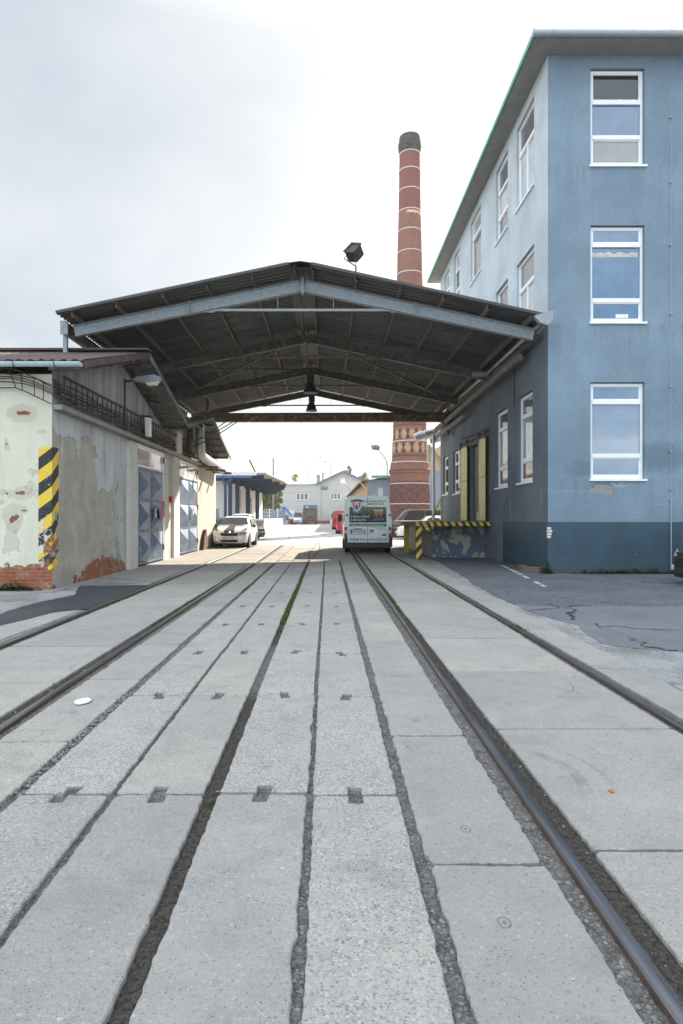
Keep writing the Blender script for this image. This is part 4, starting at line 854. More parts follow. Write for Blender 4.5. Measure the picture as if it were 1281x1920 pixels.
for k in range(5): m.box(-.13+k*.06, -.11+k*.06, .16, .2, -.16, .16, rot)
m.build('housing', M['dark_metal'], fl)
m = MB(); m.box(-.16, .16, -.146, -.141, -.18, .18, rot); m.build('glass', M['dark_metal'], fl)
m = MB(); m.tube([rot(-.2, 0, 0), rot(-.21, 0, -.27), (.74, 15.9, 7.98), rot(.21, 0, -.27), rot(.2, 0, 0)], .015, 6); m.build('bracket', M['dark_metal'], fl)
# wall lamp under the canopy, right
wl = empty('wall_lamp', (5.7, 20.3, 6.7), 'grimy wall lamp fixed to the blue wall under the canopy edge', 'lamp')
m = MB(); m.tube([(5.77, 20.3, 6.15), (5.3, 20.3, 6.2), (5.2, 20.3, 6.2)], .025, 6); m.build('arm', M['beam_dark'], wl)
m = MB(); m.lathe((5.05, 20.3, 6.2), [(.02, -.26), (.08, -.24), (.1, 0), (.08, .24), (.02, .26)], 12, 'x'); m.build('housing', M['conc_old'], wl, True)

# ================================================================= LEFT WORKSHOP
ws = empty('workshop_building', (-5.66, 12.6, 0), 'low workshop on the left with peeling render, exposed brick and two blue garage doors', 'building')
WX, WY = -5.66, 12.6; WF = MF(0, WY); WS = MS(WX, 1)
mb = MB(); mb.wall(WF, -16, WX, -.05, 4.42, [], .1); mb.build('wall', M['ws_front'], ws)
D1 = (18.08, 21.07); D2 = (23.2, 26.6)
mb = MB(); mb.wall(WS, WY, 31.1, -.05, 3.75, [(D1[0], D1[1], -.05, 3.66), (D2[0], D2[1], -.05, 3.66)], .12)
gab = [(12.15, 4.50), (16.6, 5.84), (21.25, 4.62), (25.9, 5.60), (30.7, 4.40)]
def gz(y):
    for (a, za), (b, zb) in zip(gab, gab[1:]):
        if a <= y <= b: return za+(zb-za)*(y-a)/(b-a)
    return gab[-1][1]
ys = [12.6, 16.6, 21.25, 25.9, 30.7, 31.1]
mb.face([WS(12.6, 0, 3.75), WS(31.1, 0, 3.75), WS(31.1, 0, 4.2), WS(30.7, 0, gz(30.7)-.08), WS(25.9, 0, gz(25.9)-.08), WS(21.25, 0, gz(21.25)-.08), WS(16.6, 0, gz(16.6)-.08), WS(12.6, 0, gz(12.6)-.08)])
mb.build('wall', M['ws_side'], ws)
mb = MB(); mb.box(-16, WX-.02, 30.9, 31.1, -.05, 4.2); mb.box(-16.2, -16.001, WY+.01, 31.1, -.05, 4.2); mb.box(-15, -6.2, 14, 30, 0, 3.9); mb.build('wall', M['conc_old'], ws)
# roofs with verge
def wroof(ya, za, yb, zb, mt, x1=-4.82, x0=-16.4):
    m = MB(); n = 150; vs = []
    for i in range(n+1):
        x = x0+(x1-x0)*i/n; w = .025*sin(2*pi*x/.22)
        vs += [(x, ya, za+w), (x, yb, zb+w)]
    m.add(vs, [(2*i, 2*i+2, 2*i+3, 2*i+1) for i in range(n)]); m.build('roof', mt, ws, True, 60)
wroof(12.15, 4.60, 16.6, 5.93, M['sheet_brown']); wroof(16.6, 5.93, 21.3, 4.70, M['sheet_grey']); wroof(21.3, 4.72, 25.9, 5.68, M['sheet_grey']); wroof(25.9, 5.68, 30.75, 4.46, M['sheet_grey'])
m = MB(); m.bar((-16.4, 16.6, 5.99), (-4.8, 16.6, 5.99), .35, .05); m.build('ridge_tile', M['sheet_brown'], ws)
for (ya, za, yb, zb) in ((12.2, 4.5, 16.6, 5.83), (16.6, 5.83, 21.25, 4.6), (21.35, 4.62, 25.9, 5.58), (25.9, 5.58, 30.7, 4.36)):
    m = MB(); m.bar((-4.83, ya, za+.03), (-4.83, yb, zb+.03), .04, .14); m.build('verge_board', M['sheet_brown'] if ya < 13 else M['sheet_grey'], ws)
    for k in range(6):
        t = (k+.5)/6; y = ya+(yb-ya)*t; z = za+(zb-za)*t-.07; m = MB(); m.bar((-5.7, y, z), (-4.9, y, z), .09, .10); m.build('purlin_end', M['beam_dark'], ws)
m = MB(); 
n = 10; pr = [(.085*cos(pi+pi*k/n), .085*sin(pi+pi*k/n)) for k in range(n+1)]; vs = []
for x in (-16.2, -4.84): vs += [(x, 12.06+a, 4.53+b) for a, b in pr]
m.add(vs, [(k, k+1, n+2+k, n+1+k) for k in range(n)]); m.face([(-4.84, 12.06+a, 4.53+b) for a, b in pr]); m.build('gutter', M['pale_blue_metal'], ws, True)
m = MB()
for x in (-7.6, -6.15, -5.35, -9.5): m.bar((x, 11.97, 4.56), (x, 12.3, 4.56), .03, .01); m.tube([(x, 11.97, 4.54), (x, 12.0, 4.45), (x, 12.06, 4.435), (x, 12.14, 4.47), (x, 12.2, 4.58)], .01, 5)
m.build('gutter_bracket', M['dark_metal'], ws)
# ledge and cable ladder
m = MB(); m.box(WX+.003, WX+.20, 12.62, 31.0, 3.70, 3.80); m.build('ledge', M['ledge'], ws)
cl = empty('cable_ladder', (WX, 12.6, 3.8), 'long rusty cable ladder carrying black cables along the workshop wall', 'cable ladder')
m = MB()
for zz in (3.86, 4.36): m.bar((WX+.19, 12.7, zz+.02), (WX+.19, 30.6, zz+.1), .03, .04)
m.bar((WX+.19, 12.7, 4.42), (WX+.19, 30.6, 4.5), .012, .012); m.build('rail', M['rust'], cl)
for k in range(58): m = MB(); y = 12.8+k*.31; m.bar((WX+.17, y, 3.86), (WX+.17, y, 4.42+(k/58)*.06), .022, .022, (1, 0, 0)); m.build('rung', M['rust'], cl)
for k in range(12): m = MB(); y = 12.9+k*1.55; m.bar((WX, y, 4.1), (WX+.2, y, 4.1), .03, .03); m.build('support_arm', M['rust'], cl)
for j in range(7):
    z = 3.92+.055*j+random.uniform(-.01, .01); pts = [(WX+.10+random.uniform(-.03, .04), 12.7+q*.9, z+.02*sin(q*1.7+j*2)-.012*abs(sin(q*.9))) for q in range(20)]
    pts = [(WX+.05, 12.58, z+.06)]+pts; m = MB(); m.tube(pts, .014, 6); m.build('cable', M['cable'], cl)
def front_cables():
    fc = empty('cable_ladder', (-6.6, 12.55, 4.2), 'curved cable ladder bending round the front corner of the workshop under its gutter', 'cable ladder')
    hi = [A(x, y, 12.5) for x, y in ((-20, 692), (15, 690), (35, 695), (60, 706), (96, 722))]; lo = [A(x, y, 12.5) for x, y in ((-20, 727), (30, 727), (50, 735), (75, 747), (96, 757))]
    for P in (hi, lo): m = MB(); m.tube(P, .013, 6); m.build('rail', M['rust'], fc)
    for a, b in ((0, 0), (.35, .3), (1.0, 1.0), (2.2, 1.6), (3.1, 2.6), (3.6, 3.3)):
        pa = hi[int(a)].lerp(hi[min(4, int(a)+1)], a-int(a)); pb = lo[int(b)].lerp(lo[min(4, int(b)+1)], b-int(b)); m = MB(); m.tube([pa, pb], .01, 5); m.build('rung', M['rust'], fc)
    for j in range(4):
        m = MB(); P = [A(x, y+j*5+random.uniform(-2, 2), 12.48) for x, y in ((-20, 700), (20, 700), (45, 704), (70, 712), (97, 725))]; m.tube(P, .011, 6); m.build('cable', M['cable'], fc)
front_cables()
m = MB()   # hazard stripes wrap the corner, thin paint
m.add([(WX-.275, WY-.006, .4), (WX+.006, WY-.006, .4), (WX+.006, WY+.30, .4), (WX-.275, WY-.006, 2.93), (WX+.006, WY-.006, 2.93), (WX+.006, WY+.30, 2.93)], [(0, 1, 4, 3), (1, 2, 5, 4)]); m.build('hazard_stripes', M['stripes'], ws)
# piers round the doors
for (a, b, p, z1) in ((17.25, 18.02, .10, 3.62), (21.12, 21.6, .06, 3.5), (22.3, 23.13, .09, 3.69)):
    m = MB(); m.box(WX+.002, WX+p, a, b, -.05, z1); m.build('pier', M['whitewash'], ws)
# garage doors: white frame top lites, rows of pressed pyramids
def garage(y0, y1):
    r = MB(); X = WX+.02; t = .07
    r.box(X-.06, X+.03, y0, y0+t, 0, 3.66); r.box(X-.06, X+.03, y1-t, y1, 0, 3.66); r.box(X-.06, X+.03, y0+t, y1-t, 3.60, 3.66)
    fr = r.build('garage_door', M['white_frame'], ws)
    ym = (y0+y1)/2
    for (a, b) in ((y0+t+.01, ym-.01), (ym+.01, y1-t-.01)):
        m = MB(); m.box(X-.03, X, a, b, .04, 2.98)
        hs = [.07, 1.04, 2.0, 2.96]
        for k in range(3):
            for (c, d) in ((a+.04, b-.04),):
                z0, z1 = hs[k]+.03, hs[k+1]-.03; yc = (c+d)/2; zc_ = (z0+z1)/2
                m.add([(X+.002, c, z0), (X+.002, d, z0), (X+.002, d, z1), (X+.002, c, z1), (X+.17, yc, zc_)], [(0, 1, 4), (1, 2, 4), (2, 3, 4), (3, 0, 4)])
        for z in hs: m.box(X, X+.03, a, b, z-.02, z+.02)
        lf = m.build('door_leaf', M['door_blue'], fr)
        m = MB(); m.box(X-.035, X+.012, a, a+.06, 3.0, 3.59); m.box(X-.035, X+.012, b-.06, b, 3.0, 3.59); m.box(X-.035, X+.012, a+.06, b-.06, 3.0, 3.05); m.box(X-.035, X+.012, a+.06, b-.06, 3.54, 3.59); m.build('top_frame', M['white_frame'], lf)
        m = MB(); m.box(X-.02, X-.01, a+.06, b-.06, 3.05, 3.54); m.build('top_pane', M['glass_pale'], lf)
        m = MB()
        yy = a if a < ym-.5 else b
        for z in (.35, 1.8, 3.3): m.box(X+.015, X+.05, yy-.05, yy+.05, z, z+.2)
        m.build('hinge', M['dark_metal'], lf)
    m = MB(); m.bar((X+.05, ym+.06, 1.35), (X+.05, ym+.06, 1.75), .03, .03, (1, 0, 0)); m.build('handle', M['dark_metal'], fr)
    return fr
g1 = garage(*D1); g2 = garage(*D2)
sg = empty('no_stopping_sign', (WX+.16, 20.25, 1.68), 'round blue and red no stopping sign painted on the nearer garage door', 'sign')
def disc(mb, x, yc, zc, r0, r1, n=28):
    vs = [(x, yc+r*cos(2*pi*k/n), zc+r*sin(2*pi*k/n)) for r in (r0, r1) for k in range(n)]
    mb.add(vs, [(k, (k+1) % n, n+(k+1) % n, n+k) for k in range(n)])
m = MB(); m.lathe((WX+.185, 20.25, 1.68), [(.30, 0), (.30, .008)], 28, 'x'); m.build('disc', paint('faded_blue_sign', (.06, .13, .38), .5, var=.3, sc=10), sg)
m = MB(); disc(m, WX+.196, 20.25, 1.68, .24, .30); 
for s_ in (-1, 1): m.bar((WX+.197, 20.25-.19, 1.68-.19*s_), (WX+.197, 20.25+.19, 1.68+.19*s_), .05, .004, (1, 0, 0))
m.build('ring', paint('faded_red_sign', (.5, .06, .06), .5, var=.3, sc=10), sg)
for (y, z, w, h, lb) in ((19.52, 1.6, .14, .28, 'small white and red notice on the edge of the nearer garage door'), (24.95, 1.72, .2, .32, 'small red and white notice on the farther garage door')):
    r = empty('notice', (WX+.2, y, z), lb, 'notice', 'notices on the garage doors'); m = MB(); m.box(WX+.2, WX+.206, y-w/2, y+w/2, z-h/2, z+h/2); m.build('plate', M['white'], r)
    m = MB(); m.box(WX+.207, WX+.209, y-w*.35, y+w*.35, z-.02, z+h*.38); m.box(WX+.207, WX+.209, y-w*.35, y+w*.35, z-h*.4, z-h*.28); m.build('print', M['red'], r)
m = MB(); m.box(WX+.03, WX+.12, 21.85, 22.0, 2.0, 2.22); tag(m.build('alarm_box', M['red']), 'small red box hanging on the pier between the garage doors', 'alarm box')
# street-type lamp on the gable wall
wl = empty('wall_lamp', (WX, 16.9, 4.7), 'grey street lamp head on a bracket fixed to the workshop gable', 'lamp')
m = MB(); m.tube([(WX+.03, 17.05, 3.9), (WX+.03, 17.05, 5.32)], .02, 6); m.tube([(WX+.03, 17.05, 5.24), (WX+.3, 17.05, 5.28), (WX+.45, 17.05, 5.28)], .03, 8); m.build('bracket', M['rust'], wl)
m = MB(); q = [(WX+.25, 5.26), (WX+.38, 5.36), (WX+.85, 5.42), (WX+1.02, 5.36), (WX+1.0, 5.26), (WX+.6, 5.2)]; m.prism(q, 16.93, 17.17, lambda a, b, c: (a, c, b)); m.build('housing', M['gutter_grey'], wl)
m = MB(); m.prism([(WX+.62, 5.195), (WX+.98, 5.255), (WX+.9, 5.14), (WX+.68, 5.12)], 16.95, 17.15, lambda a, b, c: (a, c, b)); m.build('diffuser', M['bulb'], wl)
bxs = empty('meter_box', (WX, 18.45, 3.7), 'small white bent metal box hanging from a bracket on the workshop wall', 'box')
m = MB(); m.prism([(4.45, 18.3), (4.45, 18.62), (3.9, 18.62), (3.9, 18.42)], WX+.2, WX+.32, lambda a, b, c: (c, b, a)); m.build('body', M['white'], bxs)
m = MB(); m.bar((WX+.02, 18.45, 4.5), (WX+.36, 18.45, 4.5), .3, .03); m.build('bracket', M['rust'], bxs)
m = MB(); m.bar((WX+.003, 19.2, 5.1), (WX+.36, 19.2, 5.1), .2, .03); tag(m.build('wall_bracket', M['rust']), 'short rusty bracket high on the workshop gable under the lamp', 'bracket')
# ducts at the back of the workshop
m = MB()
m.tube([(-5.25, 25.2, 5.4), (-5.25, 25.2, 4.35), (-5.25, 25.5, 4.05), (-5.25, 26.2, 3.98), (-5.2, 31.2, 3.75)], .19, 14); tag(m.build('vent_duct', M['zinc'], None, True), 'thick vent duct dropping beside the workshop eave and running to the yard', 'duct')
m = MB(); m.tube([(-5.45, 24.4, 5.4), (-5.45, 24.4, 4.3), (-5.45, 24.8, 4.15)], .13, 12); tag(m.build('vent_duct', M['beam_dark'], None, True), 'thin dark vent duct left of the thick one by the workshop eave', 'duct')
m = MB()
for y, q in ((26.8, 'nearest'), (28.6, 'middle'), (30.4, 'farthest')): m = MB(); m.bar((-5.65, y, 3.70), (-4.75, y, 3.62), .14, .10); tag(m.build('duct_bracket', M['rust_box']), q+' of the three rusty brackets under the thick vent duct', 'bracket', 'brackets under the vent duct')
m = corr(-5.66, 4.95, -4.1, 4.95, 22.1, 24.3, .2, .03); 
m = MB(); n = 24; vs = []
for i in range(n+1): x = -5.7+1.3*i/n; w = .03*sin(i*1.3); vs += [(x, 23.0, 4.86+w), (x, 25.0, 5.15+w)]
m.add(vs, [(2*i, 2*i+2, 2*i+3, 2*i+1) for i in range(n)]); tag(m.build('small_lean_to_roof', M['sheet']), 'small dark corrugated sheet roof between the workshop and the girder', 'roof')
m = MB(); m.box(-5.8, -5.45, 22.3, 23.0, 3.81, 4.6); tag(m.build('junction_block', M['whitewash']), 'dirty concrete block at the end of the workshop cable ladder', 'block')
m = MB()
for a, b in (((-5.4, 23.2, 4.2), (-4.2, 27.9, 5.85)), ((-5.4, 23.6, 4.05), (-4.1, 27.9, 5.8)), ((-5.4, 23.9, 4.3), (-4.5, 27.9, 5.9))): m.tube([a, ((a[0]+b[0])/2, (a[1]+b[1])/2, (a[2]+b[2])/2-.1), b], .02, 6)
tag(m.build('hanging_cables', M['cable']), 'black cables slung from the workshop to the crossing girder', 'cable')
m = MB(); m.prism([(-5.62, 27.3), (-5.62, 28.3), (-5.45, 28.2), (-5.42, 27.5)], -.03, .45); 
g = [(27.2, 0), (28.4, 0), (28.2, .5), (27.9, .9), (27.5, .6)]; m = MB(); m.prism(g, -5.64, -5.5, lambda a, b, c: (c, a, b)); tag(m.build('leaning_board', M['rust']), 'old board leaning on the workshop wall beside the white car', 'board')
# ================================================================= VEHICLES (built facing -Y, origin on the ground under the front bumper)
def wheel(parent, x, y, r, w=.2, sgn=1):
    m = MB(); m.lathe((x, y, r), [(r*.62, -w/2), (r*.93, -w/2), (r, -w/2+.03), (r, w/2-.03), (r*.93, w/2), (r*.62, w/2)], 24, 'x'); wo = m.build('wheel', M['black_rubber'], parent, True)
    m = MB(); xs = x+sgn*(w/2-.03)
    m.lathe((xs, y, r), [(0, 0), (r*.16, .015*sgn), (r*.2, 0), (r*.5, -.02*sgn), (r*.6, .01*sgn), (r*.64, .012*sgn)], 20, 'x')
    for k in range(6):
        a = k*pi/3; m.bar((xs+.012*sgn, y+cos(a)*r*.15, r+sin(a)*r*.15), (xs+.012*sgn, y+cos(a)*r*.58, r+sin(a)*r*.58), .06, .015, (1, 0, 0))
    m.build('rim', M['rim'], wo, True); return wo
M['rim'] = paint('alloy_rim', (.40, .40, .41), .3, .7, .1); M['chrome'] = paint('chrome', (.6, .6, .6), .15, 1, .05); M['head'] = mat_glass('headlamp_glass', (.45, .46, .46), 2.0); M['tail'] = paint('tail_lamp_red', (.32, .012, .01), .15, 0, .1); M['plate_eu'] = paint('plate_blue', (.02, .06, .35), .4)
def plate(parent, x, y, z, s, txt, w=.52, h=.11):
    m = MB(); m.box(x-w/2, x+w/2, y, y+s*-.012, z-h/2, z+h/2); p = m.build('number_plate', M['white'], parent)
    m = MB(); xb = x-w/2*(1); m.box(xb, xb+.045, y-s*.0125, y-s*.014, z-h/2, z+h/2); m.build('country_band', M['plate_eu'], p)
    off = worg(p); text_mesh('characters', txt, h*.95, M['black_rubber'], p, (x+.02-off.x, y-.016*s-off.y, z-off.z), (pi/2, 0, 0 if s > 0 else pi), .001)
    return p
def body_loft(st, nm, mat, parent):
    """st: (y, zlow, zbelt, ztop, half width belt, half width top)"""
    def sec(s):
        y, zl, zb, zt, hb, ht = s; h = [(hb*.80, zl), (hb*.955, zl+.05), (hb*.99, zl+(zb-zl)*.3), (hb, zl+(zb-zl)*.62), (hb*.985, zb-.05), (hb*.965, zb)]
        if zt-zb > .12: h += [(ht+(hb*.95-ht)*.45, zb+(zt-zb)*.5), (ht, zt-.07), (ht*.93, zt-.02), (ht*.6, zt+.012), (0, zt+.02)]
        else: h += [(hb*.94, zb+(zt-zb)*.4), (hb*.88, zb+(zt-zb)*.8), (hb*.8, zt), (hb*.45, zt+.012), (0, zt+.018)]
        return [(-a, y, b) for a, b in h[::-1]][::-1][::-1]+[(a, y, b) for a, b in h[::-1]][1:][::1] if False else [(-a, y, b) for a, b in h]+[(a, y, b) for a, b in h[::-1]][1:]
    m = MB(); S_ = [sec(s) for s in st]; n = len(S_[0]); vs = [p for q in S_ for p in q]
    m.add(vs, [(i*n+k, i*n+k+1, (i+1)*n+k+1, (i+1)*n+k) for i in range(len(S_)-1) for k in range(n-1)]+[(i*n, (i+1)*n, (i+1)*n+n-1, i*n+n-1) for i in range(len(S_)-1)]+[list(range(n)), [(len(S_)-1)*n+k for k in range(n)][::-1]])
    return m.build(nm, mat, parent, True, 32)
def carpaint(name, col, metal=.1): return paint(name, col, .28, metal, .05, 2, coat=.3)
def car(name, label, cat, loc, rz, mat, L=4.2, Wd=1.76, Hh=1.48, kind='hatch', stripes=None, txt='', group=None, whl=.31, dark_stripe=None, plates=True):
    r = empty(name, (0, 0, 0), label, cat, group); hw = Wd/2
    if kind == 'hatch':
        st = [(0.0, .28, .50, .54, hw*.62, .3), (.06, .22, .60, .66, hw*.80, .4), (.22, .18, .70, .78, hw*.93, .5), (.55, .18, .80, .88, hw*.98, .5), (1.12, .18, .90, .99, hw, .6),
              (1.30, .18, .93, 1.06, hw, hw*.86), (1.95, .18, .95, Hh-.07, hw, hw*.74), (2.35, .18, .96, Hh, hw, hw*.74), (3.0, .18, .97, Hh, hw, hw*.74), (3.6, .18, .98, Hh-.05, hw*.99, hw*.73), (L-.12, .2, 1.0, Hh-.25, hw*.96, hw*.70), (L-.02, .28, .95, 1.04, hw*.9, hw*.7), (L, .35, .6, .7, hw*.86, hw*.7)]
        ws_ = (5, 6); cab = (6, 9); belt = .97; wy = (.82, L-.78)
    elif kind == 'van':
        st = [(0.0, .3, .6, .66, hw*.8, .4), (.08, .25, .75, .86, hw*.92, .5), (.45, .2, .92, 1.05, hw*.98, .5), (.85, .2, 1.02, 1.16, hw, .6), (1.0, .2, 1.05, 1.25, hw, hw*.9), (1.65, .2, 1.1, Hh-.08, hw, hw*.82), (2.1, .2, 1.12, Hh, hw, hw*.83), (L-.35, .2, 1.12, Hh, hw, hw*.83), (L-.08, .22, 1.1, Hh-.06, hw*.98, hw*.82), (L, .3, 1.05, Hh-.5, hw*.96, hw*.82)]
        ws_ = (4, 5); cab = (5, 7); wy = (.85, L-.85)
    body = body_loft(st, 'body', mat, r)
    def lp(i, t): s = st[i]; return s
    # windscreen
    a, b = st[ws_[0]], st[ws_[1]]
    g = MB(); o = .045; y0, z0, y1, z1 = a[0]-o, a[3]-.0, b[0]-o*2, b[3]-.02; wa, wb = a[5]*.98, b[5]*.86
    vs = []
    for t in (0.02, .35, .7, .97):
        y = y0+(y1-y0)*t; z = z0+(z1-z0)*t+.04; w = wa+(wb-wa)*t
        for k in (-1, -.6, 0, .6, 1): vs.append((w*k, y+.035*abs(k)**2, z-.01*abs(k)))
    g.add(vs, [(i*5+k, i*5+k+1, (i+1)*5+k+1, (i+1)*5+k) for i in range(3) for k in range(4)]); g.build('windscreen', M['glass_car'], r, True)
    # side windows
    for s in (-1, 1):
        c0, c1 = cab; ya = st[ws_[0]][0]+.35; yb = st[c1][0]+(.15 if kind == 'hatch' else -.3); ym = (ya+yb)/2+.1
        zt = Hh-.13; zb = 1.0 if kind == 'hatch' else 1.15
        for (p, q, f) in ((ya, ym-.04, 1), (ym+.04, yb, 0)):
            if kind == 'van' and not f and mat is M.get('van_dark'): pass
            g = MB(); xb = hw*.965; xt = hw*.75 if kind == 'hatch' else hw*.835; xm = lambda z: (xb+(xt-xb)*((z-zb)/(zt+.06-zb)))+.022
            pts = [(p, zb+.02), (q, zb+.02), (q-(0 if f else .1), zt), (p+(.42 if f else 0), zt)]
            g.face([(s*xm(z), y, z) for y, z in pts]); g.build('side_window', M['glass_car'], r)
        for yy in wy:
            g = MB(); g.lathe((s*(hw-.09), yy, whl), [(0, s*.10), (whl+.055, s*.10), (whl+.055, -s*.3)], 24, 'x'); g.build('wheel_arch', M['black_rubber'], r)
            wheel(r, s*(hw-.085), yy, whl, .2, s)
        g = MB(); g.lathe((s*(hw+.09), st[ws_[0]][0]+.3, 1.02 if kind == 'hatch' else 1.2), [(.0, -.03), (.08, -.02), (.09, .03), (.06, .06), (0, .07)], 10, 'y'); g.bar((s*hw*.93, st[ws_[0]][0]+.34, .98 if kind == 'hatch' else 1.15), (s*(hw+.07), st[ws_[0]][0]+.32, 1.0 if kind == 'hatch' else 1.18), .05, .04)
        g.build('mirror', M['dark_metal'] if stripes else mat, r, True)
        g = MB(); zz = .68 if kind == 'hatch' else .78
        g.add([(s*hw*.50, .035, zz-.06), (s*hw*.80, .10, zz-.08), (s*hw*.93, .28, zz+.02), (s*hw*.90, .38, zz+.12), (s*hw*.55, .10, zz+.06), (s*hw*.8, .2, zz+.10)], [(0, 1, 4), (1, 5, 4), (1, 2, 5), (2, 3, 5)])
        for i in range(len(g.v)): g.v[i] = (g.v[i][0]*1.02, g.v[i][1]-.03, g.v[i][2])
        g.build('headlight', M['head'], r)
        g = MB(); g.lathe((s*hw*.70, .02, .36), [(0, -.03), (.06, -.02), (.07, .04)], 12, 'y'); g.build('fog_lamp', M['head'], r)
        g = MB(); g.box(s*hw*.80 if s > 0 else -hw*.99, hw*.99 if s > 0 else -hw*.80, L-.10, L+.012, .72, 1.0 if kind == 'hatch' else 1.25); g.build('tail_light', M['tail'], r)
    g = MB(); g.prism([(-hw*.50, .70), (hw*.50, .70), (hw*.42, .56), (-hw*.42, .56)], -.012, .10, lambda a, b, c: (a, c, b)); g.build('grille', M['black_rubber'], r)
    g = MB(); g.prism([(-hw*.50, .38), (hw*.50, .38), (hw*.42, .27), (-hw*.42, .27)], -.02, .1, lambda a, b, c: (a, c, b)); g.build('lower_grille', M['black_rubber'], r)
    g = MB(); g.lathe((0, -.03, .72), [(.0, 0), (.05, 0), (.055, .02)], 14, 'y'); g.bar((-hw*.5, -.015, .71), (hw*.5, -.015, .71), .02, .015); g.build('badge', M['chrome'], r)
    g = MB(); g.box(-hw*.86, hw*.86, .12, L-.1, .14, .24); g.build('underbody', M['black_rubber'], r)
    if plates: plate(r, 0, -.03, .47, 1, txt)
    g = MB(); g.face([(-hw*.6, L+.004, 1.02), (hw*.6, L+.004, 1.02), (hw*.5, L-.2, Hh-.18), (-hw*.5, L-.2, Hh-.18)]); g.build('rear_window', M['glass_car'], r)
    if stripes:
        g = MB(); pts = [(.10, .705), (.22, .80), (.55, .903), (1.12, 1.012), (1.22, 1.045)]; vs = []
        for (y, z) in pts: vs += [(-.30+.10*y, y-.006, z+.006), (.22-.08*y, y-.006, z+.006)]
        g.add(vs, [(2*i, 2*i+1, 2*i+3, 2*i+2) for i in range(4)]); g.build('bonnet_stripe', M['black_rubber'], r)
        for s in (-1, 1):
            g = MB(); vs = [(s*hw*.60, .16, .775), (s*hw*.90, .45, .83), (s*hw*.87, 1.05, .975), (s*hw*.80, .62, .912)]; g.face([(x, y, z+.012) for x, y, z in vs]); g.build('corner_stripe', M['black_rubber'], r)
    r.location = loc; r.rotation_euler = (0, 0, rz); return r
M['car_white'] = carpaint('white_car_paint', (.74, .74, .72)); M['car_red'] = carpaint('red_car_paint', (.36, .02, .025)); M['car_dark'] = carpaint('dark_grey_car_paint', (.05, .05, .052), .4); M['van_dark'] = carpaint('dark_brown_van_paint', (.075, .05, .045), .3); M['car_black'] = carpaint('black_car_paint', (.012, .012, .013))
car('parked_car', 'white hatchback with black bonnet stripes parked facing the camera against the workshop wall', 'car', (-4.68, 29.2, 0), radians(-1), M['car_white'], 4.0, 1.76, 1.5, stripes=True, txt='8M0 8528', group='cars parked in the yard')
car('parked_car', 'dark grey car poking its nose out from behind the striped white hatchback', 'car', (-4.25, 39.6, 0), radians(72), M['car_dark'], 4.3, 1.76, 1.4, txt='', group='cars parked in the yard', plates=False)
car('parked_car', 'white estate car whose roof shows above the striped white hatchback', 'car', (-6.6, 45, 0), 0, M['car_white'], 4.5, 1.85, 1.68, txt='', group='cars parked in the yard', plates=False)
car('parked_car', 'white hatchback parked sideways beyond the loading dock', 'car', (4.55, 40.6, 0), radians(-90), M['car_white'], 4.1, 1.72, 1.52, txt='', group='cars parked in the yard', plates=False)
car('parked_van', 'dark brown van parked sideways in front of the brick chimney', 'van', (4.0, 44.2, 0), radians(-90), M['van_dark'], 4.9, 1.9, 2.0, 'van', group='cars parked in the yard', plates=False)
car('parked_car', 'small red people carrier just left of the delivery van, the nearer red vehicle', 'car', (1.62, 56.3, 0), radians(180), M['car_red'], 4.0, 1.72, 1.72, 'van', group='cars parked in the yard', plates=False)
car('parked_van', 'taller red van behind the small red people carrier', 'van', (1.5, 74.0, 0), radians(180), M['car_red'], 4.9, 1.9, 2.15, 'van', group='cars parked in the yard', plates=False)
car('parked_car', 'black car cut off by the right edge of the photo, only its rounded end showing', 'car', (7.72, 13.1, 0), radians(-90), M['car_black'], 4.3, 1.78, 1.42, txt='', group='cars parked in the yard', plates=False, whl=.33)

